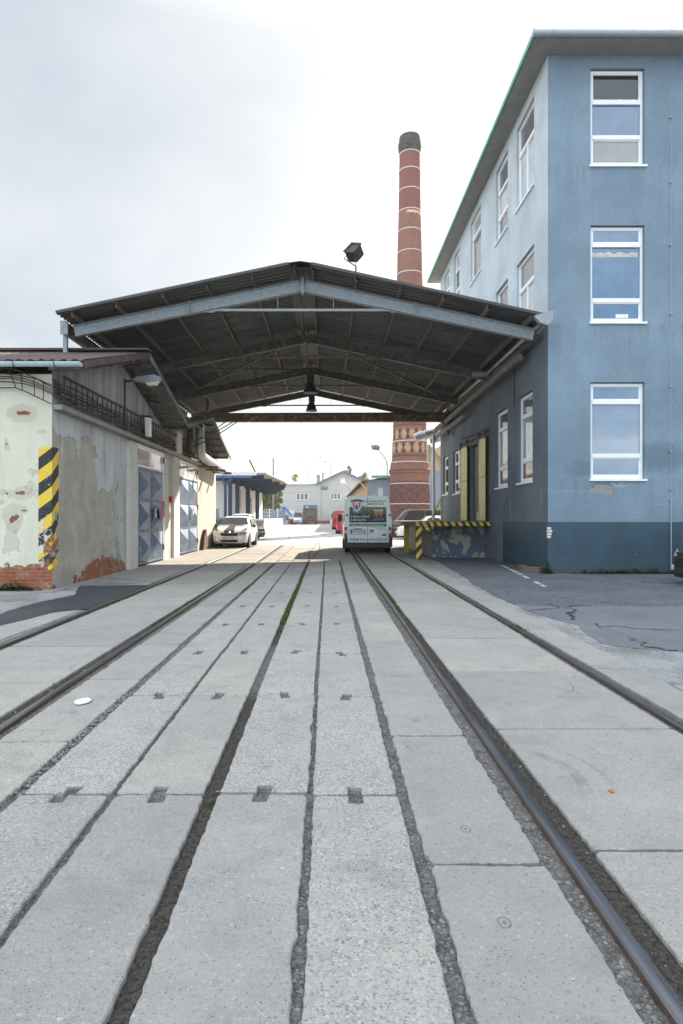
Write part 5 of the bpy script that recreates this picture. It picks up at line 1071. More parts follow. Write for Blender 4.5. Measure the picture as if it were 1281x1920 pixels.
# ---- the delivery van, seen from behind
VX, VY = 1.66, 25.0; KV = 46.0
def build_van():
    mat = carpaint('white_van_paint', (.66, .72, .70)); g_ = None
    r = empty('delivery_van', (VX, VY, 0), 'white delivery van with brewery lettering on its rear doors, standing on the right track', 'van')
    def P(u, v): return ((620+u/8.006-CX)/KV, (CY-(900+v/8.006))/KV+H)      # photo detail coordinates -> X, Z on the van's tail
    hw = .93
    prof = [(.0, .42), (.86, .42), (.93, .50), (.95, .75), (.965, 1.1), (.955, 1.35), (.93, 1.6), (.885, 1.9), (.85, 2.15), (.82, 2.27), (.74, 2.32), (.3, 2.345), (0, 2.35)]
    m = MB(); sts = [(0, 1, 0), (.05, 1.0, .0), (2.8, 1.0, 0), (3.6, .99, -.02), (4.1, .95, -.3), (4.55, .9, -.9)]; full = [(-a, b) for a, b in prof]+[(a, b) for a, b in prof[::-1]][1:]
    n = len(full); vs = []
    for y, s, dz in sts:
        for a, b in full: vs.append((VX+a*s, VY+y, b+(dz*max(0, (b-1.1)/1.25) if dz else 0)))
    m.add(vs, [(i*n+k, i*n+(k+1) % n, (i+1)*n+(k+1) % n, (i+1)*n+k) for i in range(len(sts)-1) for k in range(n)]+[list(range(n))])
    m.box(VX-.86, VX+.86, VY+4.5, VY+5.1, .45, 1.2); m.build('body', mat, r, True, 40)
    g = MB(); g.face([(VX-.75, VY+4.14, 2.0), (VX+.75, VY+4.14, 2.0), (VX+.82, VY+4.58, 1.25), (VX-.82, VY+4.58, 1.25)]); g.build('windscreen', M['glass_car'], r)
    def poly(name, pts, dy, th, mt, par):
        m = MB(); Q = [P(*p) for p in pts]; m.prism([(a, b) for a, b in Q], VY-dy-th, VY-dy, lambda a, b, c: (a, c, b)); return m.build(name, mt, par)
    L_ = poly('rear_door', [(268, 925), (258, 915), (258, 700), (285, 275), (300, 262), (552, 262), (552, 933), (280, 933)], .0, .018, mat, r)
    R_ = poly('rear_door', [(558, 933), (558, 262), (815, 262), (830, 275), (865, 700), (865, 918), (855, 933)], .0, .018, mat, r)
    poly('bumper', [(205, 862), (250, 862), (255, 938), (870, 938), (880, 858), (925, 858), (925, 985), (905, 1015), (225, 1015), (207, 985)], -.02, .16, M['dark_metal'], r)
    poly('rear_step', [(285, 1015), (850, 1015), (820, 1035), (310, 1035)], -.1, .1, M['black_rubber'], r)
    for a, b in ((203, 247), (868, 912)):
        t = poly('tail_light', [(a+4, 705), (b, 705), (b+(2 if a < 500 else 4), 862), (a+(0 if a < 500 else 2), 862)], -.03, .05, M['tail'], r)
        poly('reversing_lamp', [(a+8, 755), (b-4, 755), (b-4, 800), (a+8, 800)], .022, .004, M['white'], t)
    for s, a in ((-1, 232), (1, 872)): poly('door_hinge', [(a, 512), (a+30, 512), (a+30, 540), (a, 540)], -.005, .03, M['dark_metal'], r); 
    for s in (-1, 1):
        for yy in (.55, 3.9): wheel(r, VX+s*.82, VY+yy, .34, .24, s)
        m = MB(); m.box(VX+s*1.0, VX+s*1.16, VY+3.7, VY+3.85, 1.25, 1.6); m.bar((VX+s*.9, VY+3.8, 1.35), (VX+s*1.05, VY+3.8, 1.4), .05, .05); m.build('mirror', M['dark_metal'], r)
    m = MB(); m.box(VX-.8, VX+.8, VY+.25, VY+4.4, .3, .42); m.build('underbody', M['black_rubber'], r)
    m = MB(); m.box(VX-.35, VX+.1, VY+.3, VY+.7, .28, .36); m.tube([(VX-.5, VY+.1, .34), (VX-.5, VY+.6, .34)], .03, 8); m.build('exhaust', M['zinc'], r)
    # photo panel: barley field, dark table, two beer glasses
    gp = G('printed_beer_photo'); s = gp.sep(gp.pos()); n = gp.noise(9, 5, .7, gp.scl(gp.pos(), 2.2, 1, .8)); z = gp.ma('ADD', s[2], gp.ma('MULTIPLY', n, .25))
    c = gp.mix(gp.st(s[2], 1.5, 1.95), (.035, .045, .02), gp.mix(gp.st(n, .35, .65), (.10, .13, .035), (.32, .34, .12))); c = gp.mix(gp.st(z, 1.66, 1.56), c, (.035, .032, .03)); c = gp.mix(gp.ma('MULTIPLY', gp.st(s[0], 1.6, 1.2), .45), c, (.04, .045, .03))
    pm = gp.fin(c, .4)
    ph = poly('photo_print', [(283, 405), (330, 405), (552, 405), (552, 640), (283, 640)], .0185, .003, pm, L_); ph2 = poly('photo_print', [(558, 405), (838, 405), (838, 640), (558, 640)], .0185, .003, pm, R_)
    beer = paint('beer_amber', (.50, .20, .04), .3, var=.3, sc=20); foam = paint('beer_foam', (.68, .66, .58), .6)
    for cx in (688, 752):
        poly('beer_glass', [(cx-38, 472), (cx+34, 472), (cx+32, 505), (cx+10, 535), (cx+4, 552), (cx+16, 562), (cx-14, 562), (cx-4, 552), (cx-12, 535), (cx-34, 505)], .022, .003, beer, R_)
        poly('beer_foam', [(cx-36, 442), (cx+32, 442), (cx+35, 470), (cx-38, 470)], .022, .003, foam, R_)
    poly('beer_shadow', [(640, 590), (690, 575), (740, 585), (800, 570), (800, 600), (640, 612)], .022, .002, paint('blue_grey_print', (.13, .15, .18), .5), R_)
    grn = paint('dark_green_print', (.03, .13, .07), .4); 
    poly('web_band', [(283, 657), (552, 657), (552, 698), (283, 698)], .0185, .003, grn, L_); poly('web_band', [(558, 657), (838, 657), (838, 698), (558, 698)], .0185, .003, grn, R_)
    # emblem: shield with red head band and a red lobster
    poly('emblem_shield', [(308, 330), (475, 330), (462, 400), (445, 450), (400, 478), (350, 462), (322, 400)], .0225, .003, M['white'], L_)
    poly('emblem_band', [(300, 308), (345, 295), (392, 288), (440, 292), (485, 303), (478, 335), (440, 326), (392, 322), (345, 328), (308, 338)], .024, .003, M['red'], L_)
    poly('emblem_ribbon', [(325, 458), (360, 472), (395, 476), (430, 472), (462, 458), (468, 478), (430, 492), (395, 496), (355, 490), (322, 478)], .027, .003, paint('ribbon_green', (.12, .36, .30), .5), L_)
    lob = MB()
    def LP(pts):
        Q = [P(*p) for p in pts]; lob.prism(Q, VY-.032, VY-.0265, lambda a, b, c: (a, c, b))
    LP([(384, 372), (398, 372), (402, 400), (398, 425), (404, 440), (391, 452), (378, 440), (384, 425), (380, 400)])
    for s in (-1, 1):
        f = lambda x: 391+s*x
        LP([(f(5), 392), (f(22), 400), (f(34), 388), (f(40), 370), (f(34), 352), (f(46), 340), (f(56), 356), (f(54), 378), (f(42), 400), (f(24), 412), (f(6), 404)])
        for k in range(3): LP([(f(6), 405+k*10), (f(36), 398+k*14), (f(37), 403+k*14), (f(6), 411+k*10)])
    o = lob.build('emblem_lobster', M['red'], L_)
    ltx = []
    def T(txt, u, v, size, mt, par, al='LEFT', sx=1, dy=.024, shear=0):
        x, z = P(u, v); off = worg(par); text_mesh('lettering', txt, size, mt, par, (x-off.x, VY-dy-off.y, z-off.z), (pi/2, 0, 0), .0008, al, sx, shear, .012)
    gd = paint('charcoal_green_letters', (.02, .05, .045), .5); wh = M['white']; 
    T('VELKORAKOVSKÝ', 652, 322, .108, gd, R_, 'CENTER', 1.08); T('MINIPIVOVAR', 684, 362, .10, gd, R_, 'CENTER', 1.08)
    T('S láskou vařené', 300, 548, .125, wh, L_, 'LEFT', .96, .026, .3); T('k žízni laděné', 300, 598, .125, wh, L_, 'LEFT', .88, .026, .3)
    T('www.velkorakovskepivo.cz', 560, 680, .122, wh, R_, 'CENTER', 1.0, .026)
    T('Prostějov, u Kostela 46', 825, 718, .05, gd, R_, 'RIGHT'); T('T: 728 337 636', 825, 745, .055, M['red'], R_, 'RIGHT')
    T('VAŘÍME PIVO V PROSTĚJOVĚ', 566, 897, .150, paint('teal_letters', (.01, .13, .11), .5), R_, 'CENTER', .80, .026)
    poly('door_seam', [(551, 262), (559, 262), (559, 935), (551, 935)], .0, .012, M['black_rubber'], r)
    poly('plate_recess', [(285, 738), (530, 738), (530, 818), (285, 818)], .0182, .003, paint('recess_grey', (.40, .45, .44), .4), L_)
    x, z = P(408, 780); plate(L_, x, VY-.022, z, 1, '7T4 5034', .56, .145)
    poly('plate_lamp', [(345, 728), (470, 728), (470, 738), (345, 738)], .02, .02, M['dark_metal'], L_)
    poly('door_handle', [(582, 745), (648, 745), (648, 798), (582, 798)], .0182, .006, paint('handle_grey', (.42, .47, .46), .4), R_); poly('handle_slot', [(596, 750), (640, 750), (640, 768), (596, 768)], .0245, .002, M['black_rubber'], R_)
    poly('green_sticker', [(775, 812), (835, 806), (838, 838), (768, 838)], .02, .002, grn, R_); poly('badge', [(472, 385), (526, 385), (526, 396), (472, 396)], .03, .002, M['dark_metal'], L_)
build_van()

# ================================================================= CHIMNEY
M['bandw'] = paint('weathered_white_band', (.5, .47, .46), .7, 0, .2, 2)
def chimney():
    CYc = 62.2; K = F/CYc; cx = (768.5-CX)/K
    r = empty('brick_chimney', (cx, CYc, 0), 'tall round brick factory chimney with white steel bands and a black top', 'chimney')
    Z = lambda py: H+(CY-py)/K
    g = G('chimney_brick'); p = g.pos(); s = g.sep(g.addv(p, (-cx, -CYc, 0.0))); ang = g.ma('ARCTAN2', s[0], g.ma('MULTIPLY', s[1], -1.0)); z = s[2]
    u = g.ma('MULTIPLY', ang, 1.75); n = g.noise(.5, 5, .65); f = g.noise(5, 4, .7)
    bv, bf = brick(g, g.xyz(u, z, 0), (.235, .07, .043), (.13, .04, .028), (.22, .16, .13), 1, .26, .085, .010)
    c = g.mix(g.ma('MULTIPLY', g.st(n, .45, .68), .5), bv, (.13, .065, .05))
    redp = g.ma('MULTIPLY', g.st(z, Z(400)-.03, Z(400)+.03), g.ma('SUBTRACT', 1.0, g.ma('MULTIPLY', g.st(f, .62, .68), .8))); c = g.mix(g.ma('MULTIPLY', redp, .88), c, (.155, .042, .045))
    c = g.mix(g.st(g.ma('ADD', z, g.ma('MULTIPLY', f, .5)), Z(288), Z(283)), c, g.mix(g.st(f, .4, .65), (.012, .012, .014), (.05, .046, .046)))
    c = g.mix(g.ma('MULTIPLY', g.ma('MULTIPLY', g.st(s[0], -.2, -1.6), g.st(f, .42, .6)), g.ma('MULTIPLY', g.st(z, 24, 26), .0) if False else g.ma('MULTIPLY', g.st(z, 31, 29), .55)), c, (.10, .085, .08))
    # diamonds
    def diam(z0, z1, per, ph):
        zc = (z0+z1)/2; hh = (z1-z0)/2; q = g.ma('FRACT', g.ma('ADD', g.ma('DIVIDE', u, per), ph)); q = g.ma('MULTIPLY', g.ma('ABSOLUTE', g.ma('SUBTRACT', q, .5)), 2.0)
        # quantise to brick courses
        zz = g.ma('MULTIPLY', g.ma('ADD', g.ma('FLOOR', g.ma('DIVIDE', z, .17)), .5), .17); qq = g.ma('DIVIDE', g.ma('ADD', g.ma('FLOOR', g.ma('MULTIPLY', q, 5.0)), .5), 5.0)
        return g.ma('ADD', qq, g.ma('ABSOLUTE', g.ma('DIVIDE', g.ma('SUBTRACT', zz, zc), hh)))
    for (za, zb, flip) in ((Z(830)+.12, Z(806), 0), (Z(853), Z(831)-.0, 1)):
        inb = g.ma('MULTIPLY', g.st(z, za-.02, za+.02), g.st(z, zb+.02, zb-.02)); per = .86
        d1 = g.ma('MULTIPLY', g.st(diam(za, zb, per, .0+.5*flip), 1.0, .95), inb); d2 = g.ma('MULTIPLY', g.st(diam(za, zb, per, .5+.5*flip), 1.0, .95), inb)
        chk = g.st(g.noise(7, 2), .35, .45); c = g.mix(g.ma('MULTIPLY', d1, .85), c, (.025, .022, .025)); c = g.mix(g.ma('MULTIPLY', d2, g.ma('MULTIPLY', chk, .75)), c, (.42, .28, .15))
    for zz in (Z(800), Z(856.5), Z(883)):
        dash = g.ma('MULTIPLY', g.st(g.ma('ABSOLUTE', g.ma('SUBTRACT', z, zz)), .10, .07), g.st(g.ma('FRACT', g.ma('DIVIDE', u, .24)), .35, .4)); c = g.mix(dash, c, (.03, .03, .03))
    low = g.ma('MULTIPLY', g.st(z, Z(902), Z(904)), 1.0); c = g.mix(g.ma('MULTIPLY', low, .55), c, (.12, .035, .03))
    dd = diam(Z(952), Z(906), 1.3, .2); lat = g.ma('MULTIPLY', g.st(g.ma('ABSOLUTE', g.ma('SUBTRACT', g.ma('FRACT', g.ma('MULTIPLY', dd, 2.0)), .5)), .30, .22), low); c = g.mix(g.ma('MULTIPLY', g.ma('MULTIPLY', lat, g.st(f, .3, .5)), .8), c, (.04, .03, .033))
    dk = g.ma('MULTIPLY', g.st(z, Z(478), Z(482)), 0.0)
    yb = g.ma('MULTIPLY', g.rect(z, z, Z(408), Z(403), -99, 999, .03), g.st(ang, -.5, -.3)); c = g.mix(g.ma('MULTIPLY', yb, g.st(f, .4, .5)), c, (.6, .45, .25))
    sp = g.st(g.noise(1.6, 5, .7), .73, .74); c = g.mix(sp, c, (.62, .52, .45))
    m_ = g.fin(c, .9, g.bump(g.ma('ADD', bf, f), -.6, .02), spec=.2)
    prof = [(1000, 38.6), (950, 37.8), (905, 37.0), (889, 37.0), (888, 38.8), (882, 39.2), (880, 37.0), (870, 36.0), (868, 35.2), (862, 33.6), (858, 33.2), (800, 31.2), (766, 30.0), (700, 28.2), (600, 25.6), (530, 24.0), (480, 23.0), (436, 21.9), (400, 20.8), (360, 20.1), (330, 19.6), (326, 20.2), (322, 19.7), (292, 18.9), (286, 19.8), (284, 20.6), (278, 21.6), (271, 21.6), (268, 20.2), (262, 20.0), (258, 19.0), (258, 17.0), (266, 16.6)]
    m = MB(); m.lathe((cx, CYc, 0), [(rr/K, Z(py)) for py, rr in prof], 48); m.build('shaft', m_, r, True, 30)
    ri = lambda py: next(r0+(r1-r0)*(py-a)/(b-a) for (a, r0), (b, r1) in zip(prof[::-1], prof[::-1][1:]) if a <= py <= b and a != b)
    for py in (291, 323, 360, 399, 436, 476, 516, 556, 598, 642, 688, 735, 829, 868, 907.5, 945):
        rr = max(ri(py-2), ri(py+2))/K+.03; z = Z(py); m = MB(); m.lathe((cx, CYc, 0), [(rr-.04, z-.04), (rr, z-.038), (rr, z+.038), (rr-.04, z+.04)], 48); m.build('steel_band', M['bandw'], r, True)
    for x, h in ((-.65, 1.9), (.72, .9)): m = MB(); m.tube([(cx+x, CYc, Z(262)), (cx+x, CYc, Z(258)+h)], .022, 5); m.build('lightning_rod', M['dark_metal'], r)
    for k in range(46):
        z = 8+k*.7; rr = ri(CY-(z-H)*K)/K; m = MB() if k == 0 else m
        a = radians(8); m.tube([(cx+rr*cos(a), CYc-rr*sin(a), z), (cx+(rr+.14)*cos(a), CYc-(rr+.14)*sin(a), z)], .02, 4)
    m.build('climbing_iron', M['dark_metal'], r)
chimney()
# ================================================================= BACKGROUND
M['glass_far'] = mat_glass('far_window_glass', (.05, .055, .06), 1.45); M['bg_wall'] = paint('grey_render', (.42, .415, .39), .9, 0, .08, .5, dirt=(.3, (.27, .27, .26))); M['bg_white'] = paint('white_render', (.58, .585, .58), .9, 0, .08, .4, dirt=(.4, (.42, .41, .38)))
M['bg_roof'] = paint('pale_sheet_roof', (.27, .265, .25), .6, .1, .1, 1); M['blue_trim'] = paint('blue_roof_trim', (.045, .10, .22), .5); M['peach'] = paint('peach_render', (.46, .32, .21), .9, 0, .1, 1); M['grey_blue'] = paint('grey_blue_render', (.23, .27, .33), .9, 0, .08, 1)
M['brick_red'] = paint('red_brick_base', (.26, .08, .06), .9, 0, .2, 6); M['lamp_grey'] = paint('lamp_post_grey', (.17, .17, .17), .6, .2)
def px(x, y, Y): v = A(x, y, Y); return v.x, v.z
# ---- white store with the blue loading canopy
def store():
    r = empty('storehouse', (-8.9, 58, 0), 'white storehouse with a blue columned loading canopy beyond the white cars', 'building')
    Yf, Yb = 57.0, 84.0; X1 = -8.9; X0 = -26
    m = MB(); m.wall(MF(0, Yf), X0, X1, 0, 5.3, [], .2); hs = [(61.5, 63.0, 2.3, 4.2), (70.5, 72.2, 1.25, 3.7), (66.5, 67.8, 2.3, 4.2), (78, 79.4, 2.3, 4.2)]
    m.wall(MS(X1, 1), Yf, Yb, 0, 5.3, hs, .25); m.box(X0, X1-.5, Yb-.3, Yb, 0, 5.3)
    m.build('wall', M['bg_white'], r)
    for h in hs: m = MB(); m.box(X1-.24, X1-.18, h[0], h[1], h[2], h[3]); w = m.build('door' if h[2] < 2 else 'window', M['blue'] if h[2] < 2 else M['glass_grey'], r)
    # ridge runs left-right, gable faces the yard
    prof_ = [(Yf, 5.3), (Yf, 5.45), (69.5, 7.85), (Yb, 5.45), (Yb, 5.3)]
    m = MB(); m.prism([(a_, b_) for a_, b_ in prof_], X1-.3, X1, lambda a_, b_, c_: (c_, a_, b_)); m.build('gable', M['bg_wall'], r)
    for (ya, za, yb, zb) in ((Yf-.5, 5.42, 69.5, 7.95), (Yb+.5, 5.42, 69.5, 7.95)):
        m = MB(); n = 80; vs = []
        for i in range(n+1): x = X0+(X1+.12-X0)*i/n; w = .08*(i % 2); vs += [(x, ya, za+w), (x, yb, zb+w)]
        m.add(vs, [(2*i, 2*i+2, 2*i+3, 2*i+1) for i in range(n)]); m.build('roof', M['bg_roof'], r)
    m = MB(); m.tube([(X0, Yf-.6, 5.35), (X1+.1, Yf-.6, 5.35)], .09, 6); m.build('gutter', M['lamp_grey'], r)
    # platform and steps
    m = MB(); m.box(-8.9, -6.1, 59.5, 84, 0, 1.2); m.build('platform', M['bg_white'], r)
    st = MB()
    for i in range(5): st.box(-7.3, -6.15, 58.0+i*.3, 58.3+i*.3, 0, .2*(i+1)+.02)
    st.build('steps', M['conc_old'], r)
    # columns
    for x, y, w in ((-8.0, 50.5, .30), (-8.0, 54.5, .34), (-8.0, 61.8, .40), (-8.0, 70.0, .42)):
        m = MB(); m.box(x-w/2, x+w/2, y-.12, y+.12, 0 if y < 59 else 1.2, 4.75); m.build('column', M['blue'], r)
    m = MB(); m.tube([px(417, 893, 50)[0:1]+(50,)+px(417, 893, 50)[1:2], (px(422.6, 912, 50)[0], 50, px(422.6, 912, 50)[1]), (px(422.6, 912, 50)[0], 50, .1)], .12, 8); m.tube([(px(436, 893, 50)[0], 50, px(436, 893, 50)[1]), (px(435, 898, 50)[0], 50, px(435, 898, 50)[1]), (px(422.8, 909, 50)[0], 50, px(422.8, 909, 50)[1])], .10, 8); m.build('downpipe', M['blue'], r)
    # cantilever canopy
    edge = [(-5.0, 50.3), (-4.3, 62.5), (-4.35, 67), (-5.0, 72), (-5.9, 78), (-7.2, 86)]
    for (xe, y) in ((-5.3, 51.5), (-5.1, 56.5), (-4.75, 61), (-4.5, 66), (-5.0, 71.5), (-5.8, 77.5), (-6.9, 84)):
        m = MB(); m.bar((-9.6, y, 4.65), (xe, y, 4.75), .14, .38); m.build('canopy_beam', M['blue'], r)
    m = MB(); P = [(-11, 50.2)]+edge+[(-11, 86)]; m.prism(P, 4.96, 5.08); m.build('canopy_roof', paint('weathered_roof_edge', (.30, .25, .22), .8, 0, .1, 1), r)
    m = MB(); m.box(-9.4, -5.8, 50.0, 50.2, 4.84, 5.12); m.build('canopy_front_board', M['bg_white'], r); m = MB(); m.box(-9.3, -6.2, 49.96, 49.995, 4.62, 4.82); m.build('canopy_front_beam', M['blue_trim'], r)
store()
def railing(label, pts, h, mt, z0=0.0, step=1.2, name='railing'):
    r = empty(name, (pts[0][0], pts[0][1], z0), label, name)
    for (a, b) in zip(pts, pts[1:]):
        L = math.hypot(b[0]-a[0], b[1]-a[1]); n = max(1, int(L/step))
        for z in (h*.35, h*.7, h): m = MB(); m.bar((a[0], a[1], z0+z), (b[0], b[1], z0+z), .05, .05); m.build('rail', mt, r)
        for k in range(n+1): t = k/n; x = a[0]+(b[0]-a[0])*t; y = a[1]+(b[1]-a[1])*t; m = MB(); m.bar((x, y, z0), (x, y, z0+h), .05, .05, (1, 0, 0)); m.build('post', mt, r)
    return r
railing('grey pipe railing at the top of the storehouse steps', [(-6.2, 59.6), (-6.2, 69)], 1.0, M['lamp_grey'], 1.2, 2.0)
def glazed_panel():
    r = empty('blue_fence', (-7.5, 92, 0), 'blue glazed fence panels behind the end of the storehouse platform', 'fence')
    for i in range(4):
        x0 = -11.2+i*1.25; m = MB(); m.box(x0+.05, x0+1.2, 92, 92.05, .5, 2.4); m.build('panel', paint('blue_grey_panel', (.12, .19, .27), .4), r)
        m = MB(); m.box(x0-.05, x0+.05, 91.95, 92.1, 0, 2.7); m.build('post', M['white'], r)
glazed_panel()
r = empty('blue_tank', (-9.6, 48, 0), 'pale blue grey metal container standing left of the blue column', 'container')
m = MB(); m.box(-10.4, -8.7, 47.6, 49.2, 0, 2.1); m.build('body', M['grey_blue'], r)
m = MB()
for k in range(6): m.box(-10.42+k*.32, -10.36+k*.32, 47.55, 47.6, .1, 2.1)
m.box(-10.45, -8.65, 47.54, 47.599, 2.1, 2.2); m.build('rib', M['pale_blue_metal'], r)
# ---- far house
def farhouse():
    Yh = 123.0; k = F/Yh; X = lambda x: (x-CX)/k; Zh = lambda y: H+(CY-y)/k
    r = empty('far_house', (X(600), Yh, 0), 'grey rendered house with a blue trimmed gable closing the far end of the yard', 'building')
    hs = [(X(555.5), X(578.5), Zh(938), Zh(924.5)), (X(620), X(639), Zh(937), Zh(924)), (X(649), X(668), Zh(937), Zh(924)), (X(619.5), X(627), 0.05, Zh(958.5))]
    m = MB(); m.wall(MF(0, Yh), X(526), X(692), 0, Zh(908.5), hs, .25); m.face([(X(594), Yh, Zh(908.5)), (X(692), Yh, Zh(908.5)), (X(692), Yh, Zh(906)), (X(643.5), Yh, Zh(885)), (X(594), Yh, Zh(907))]); m.box(X(526), X(692), Yh+11.7, Yh+12, 0, Zh(908)); m.box(X(526), X(526)+.3, Yh+.01, Yh+11.7, 0, Zh(909)); m.build('wall', M['bg_wall'], r)
    for i, h in enumerate(hs[:3]):
        m = MB(); t = .14; a, b, c, d = h
        m.box(a, b, Yh+.10, Yh+.18, c, c+t); m.box(a, b, Yh+.10, Yh+.18, d-t, d)
        for q in (0, .31, .655, 1): xx = a+(b-a-t)*q; m.box(xx, xx+t, Yh+.10, Yh+.18, c+t, d-t)
        w = m.build('window', M['white_frame'], r); m = MB(); m.box(a, b, Yh+.19, Yh+.22, c, d); m.build('pane', M['glass_far'], w); m = MB(); m.box(a-.2, b+.2, Yh-.1, Yh+.1, c-.14, c-.01); m.build('sill', M['sill'], w)
    m = MB(); a, b, c, d = hs[3]; m.box(a, b, Yh+.1, Yh+.15, c, d); dd = m.build('door', M['white_frame'], r); m = MB(); m.box(a+.18, b-.12, Yh+.05, Yh+.099, 1.2, d-.2); m.build('pane', M['glass'], dd)
    m = MB(); m.box(X(566), X(619), Yh-.05, Yh-.001, 0, .62); m.box(X(540), X(560), Yh-.05, Yh-.001, 0, .62); m.build('brick_base', M['brick_red'], r)
    m = MB(); ya = Yh-.35; m.add([(X(526)-.2, ya, Zh(908.5)), (X(597), ya, Zh(908.5)), (X(597), Yh+6, Zh(900)), (X(526)-.2, Yh+6, Zh(900))], [(0, 1, 2, 3)])
    m.add([(X(526)-.2, Yh+12.3, Zh(908.5)), (X(597), Yh+12.3, Zh(908.5)), (X(597), Yh+6, Zh(900)), (X(526)-.2, Yh+6, Zh(900))], [(3, 2, 1, 0)]); m.build('roof', M['bg_roof'], r)
    for i in range(10): m = MB(); xx = X(528+i*7); m.bar((xx, ya, Zh(908.5)+.04), (xx, Yh+6, Zh(900)+.04), .07, .07); m.build('roof_seam', M['bg_roof'], r)
    m = MB()
    for s in ((594, 907.5), (693, 906.5)): m.bar((X(s[0]), Yh-.5, Zh(s[1])), (X(643.5), Yh-.5, Zh(884)), .3, .42, (0, 1, 0))
    m.build('gable_trim', M['blue_trim'], r)
    m = MB()
    for s in ((594, 907.5), (693, 906.5)): m.add([(X(s[0]), Yh-.4, Zh(s[1])), (X(643.5), Yh-.4, Zh(884)), (X(643.5), Yh+12, Zh(884)), (X(s[0]), Yh+12, Zh(s[1]))], [(0, 1, 2, 3)])
    m.build('roof', M['bg_roof'], r)
    for x0, x1, y0, y1 in ((593.5, 600, 890, 908), (603.5, 607, 887, 908), (647, 654.5, 881, 890)):
        m = MB(); m.box(X(x0), X(x1), Yh+2, Yh+2.8, Zh(y1), Zh(y0)); m.box(X(x0)-.08, X(x1)+.08, Yh+1.9, Yh+2.9, Zh(y0), Zh(y0)+.15); m.build('chimney', M['grey_blue'], r)
    for xx in (605, 611.5): m = MB(); m.lathe((X(xx), Yh, Zh(915)), [(.0, -.3), (.28, -.28), (.36, -.15), (.4, .0)], 16, 'y'); m.build('fan_unit', M['lamp_grey'], r, True)
    m = MB(); m.box(X(638.5), X(646.5), Yh-.06, Yh-.01, Zh(905.5), Zh(897)); m.build('attic_window', M['white_frame'], r); m = MB(); m.box(X(639.5), X(645.5), Yh-.08, Yh-.061, Zh(904.5), Zh(898)); m.build('attic_pane', M['glass_pale'], r)
    for yy in (939, 923.5): m = MB(); m.box(X(526.2), X(618), Yh-.03, Yh-.001, Zh(yy), Zh(yy)+.05); m.build('string_course', M['sill'], r)
    m = MB(); m.box(X(602.2), X(602.8), Yh-.04, Yh-.002, 0.65, Zh(908)); m.build('downpipe', M['lamp_grey'], r)
farhouse()
# ---- refuse lorry (rear view)
def lorry():
    Y = 113; k = F/Y; X = lambda x: (x-CX)/k; Zt = lambda y: H+(CY-y)/k
    r = empty('refuse_lorry', (X(581.5), Y, 0), 'blue and grey refuse lorry parked with its open rear towards the camera', 'lorry')
    w = 1.3; cx = X(581.5)
    m = MB(); m.box(cx-w, cx+w, Y+1.3, Y+6, .9, 3.6); m.build('body', M['blue_trim'], r)
    for s in (-1, 1): m = MB(); m.prism([(Y, .9), (Y+1.3, .9), (Y+1.3, 3.55), (Y+.6, 3.55), (Y, 2.8)], cx+s*w-.12*(s > 0), cx+s*w+.12*(s < 0), lambda a, b, c: (c, a, b)); m.build('hopper_side', paint('mauve_grey_metal', (.14, .11, .15), .5), r)
    m = MB(); m.box(cx-w+.13, cx+w-.13, Y+.5, Y+1.2, 2.9, 3.58); m.build('hopper_top', M['blue_trim'], r)
    m = MB(); m.box(cx-w+.13, cx+w-.13, Y+.2, Y+1.2, 2.6, 2.68); m.build('hopper_lip', paint('pinkish_edge', (.40, .14, .16), .5), r)
    m = MB(); m.box(cx-w+.25, cx+w-.25, Y+.9, Y+1.0, 1.5, 2.55); m.build('hopper_plate', M['lamp_grey'], r)
    m = MB(); m.box(cx-w+.13, cx+w-.13, Y+.02, Y+.3, .75, 1.25); m.build('tail_board', M['dark_metal'], r)
    for s in (-1, 1):
        m = MB(); m.box(cx+s*.85-.3, cx+s*.85+.3, Y-.03, Y+.015, 1.28, 1.5); m.build('tail_light', M['tail'], r)
        m = MB(); m.lathe((cx+s*1.0, Y+1.2, .5), [(0, -.16), (.5, -.15), (.5, .15), (0, .16)], 20, 'x'); m.build('wheel', M['black_rubber'], r)
        m = MB(); m.lathe((cx+s*1.0, Y+5.2, .5), [(0, -.16), (.5, -.15), (.5, .15), (0, .16)], 20, 'x'); m.build('wheel', M['black_rubber'], r)
    m = MB(); m.box(cx-1.15, cx+1.15, Y+6.1, Y+8, .6, 3.0); m.build('cab', M['white'], r)
    m = MB(); m.box(cx-.8, cx-.3, Y+.45, Y+.5, 3.1, 3.3); m.build('sign_plate', M['white'], r)
    m = MB(); m.box(cx-1.35, cx+1.35, Y+.4, Y+6, .55, .8); m.build('chassis', M['dark_metal'], r)
lorry()
car('parked_van', 'white van with a dark wing mirror squeezed left of the refuse lorry', 'van', (-5.6, 115.5, 0), 0, M['car_white'], 4.9, 1.95, 2.35, 'van', group='cars parked in the yard', plates=False)
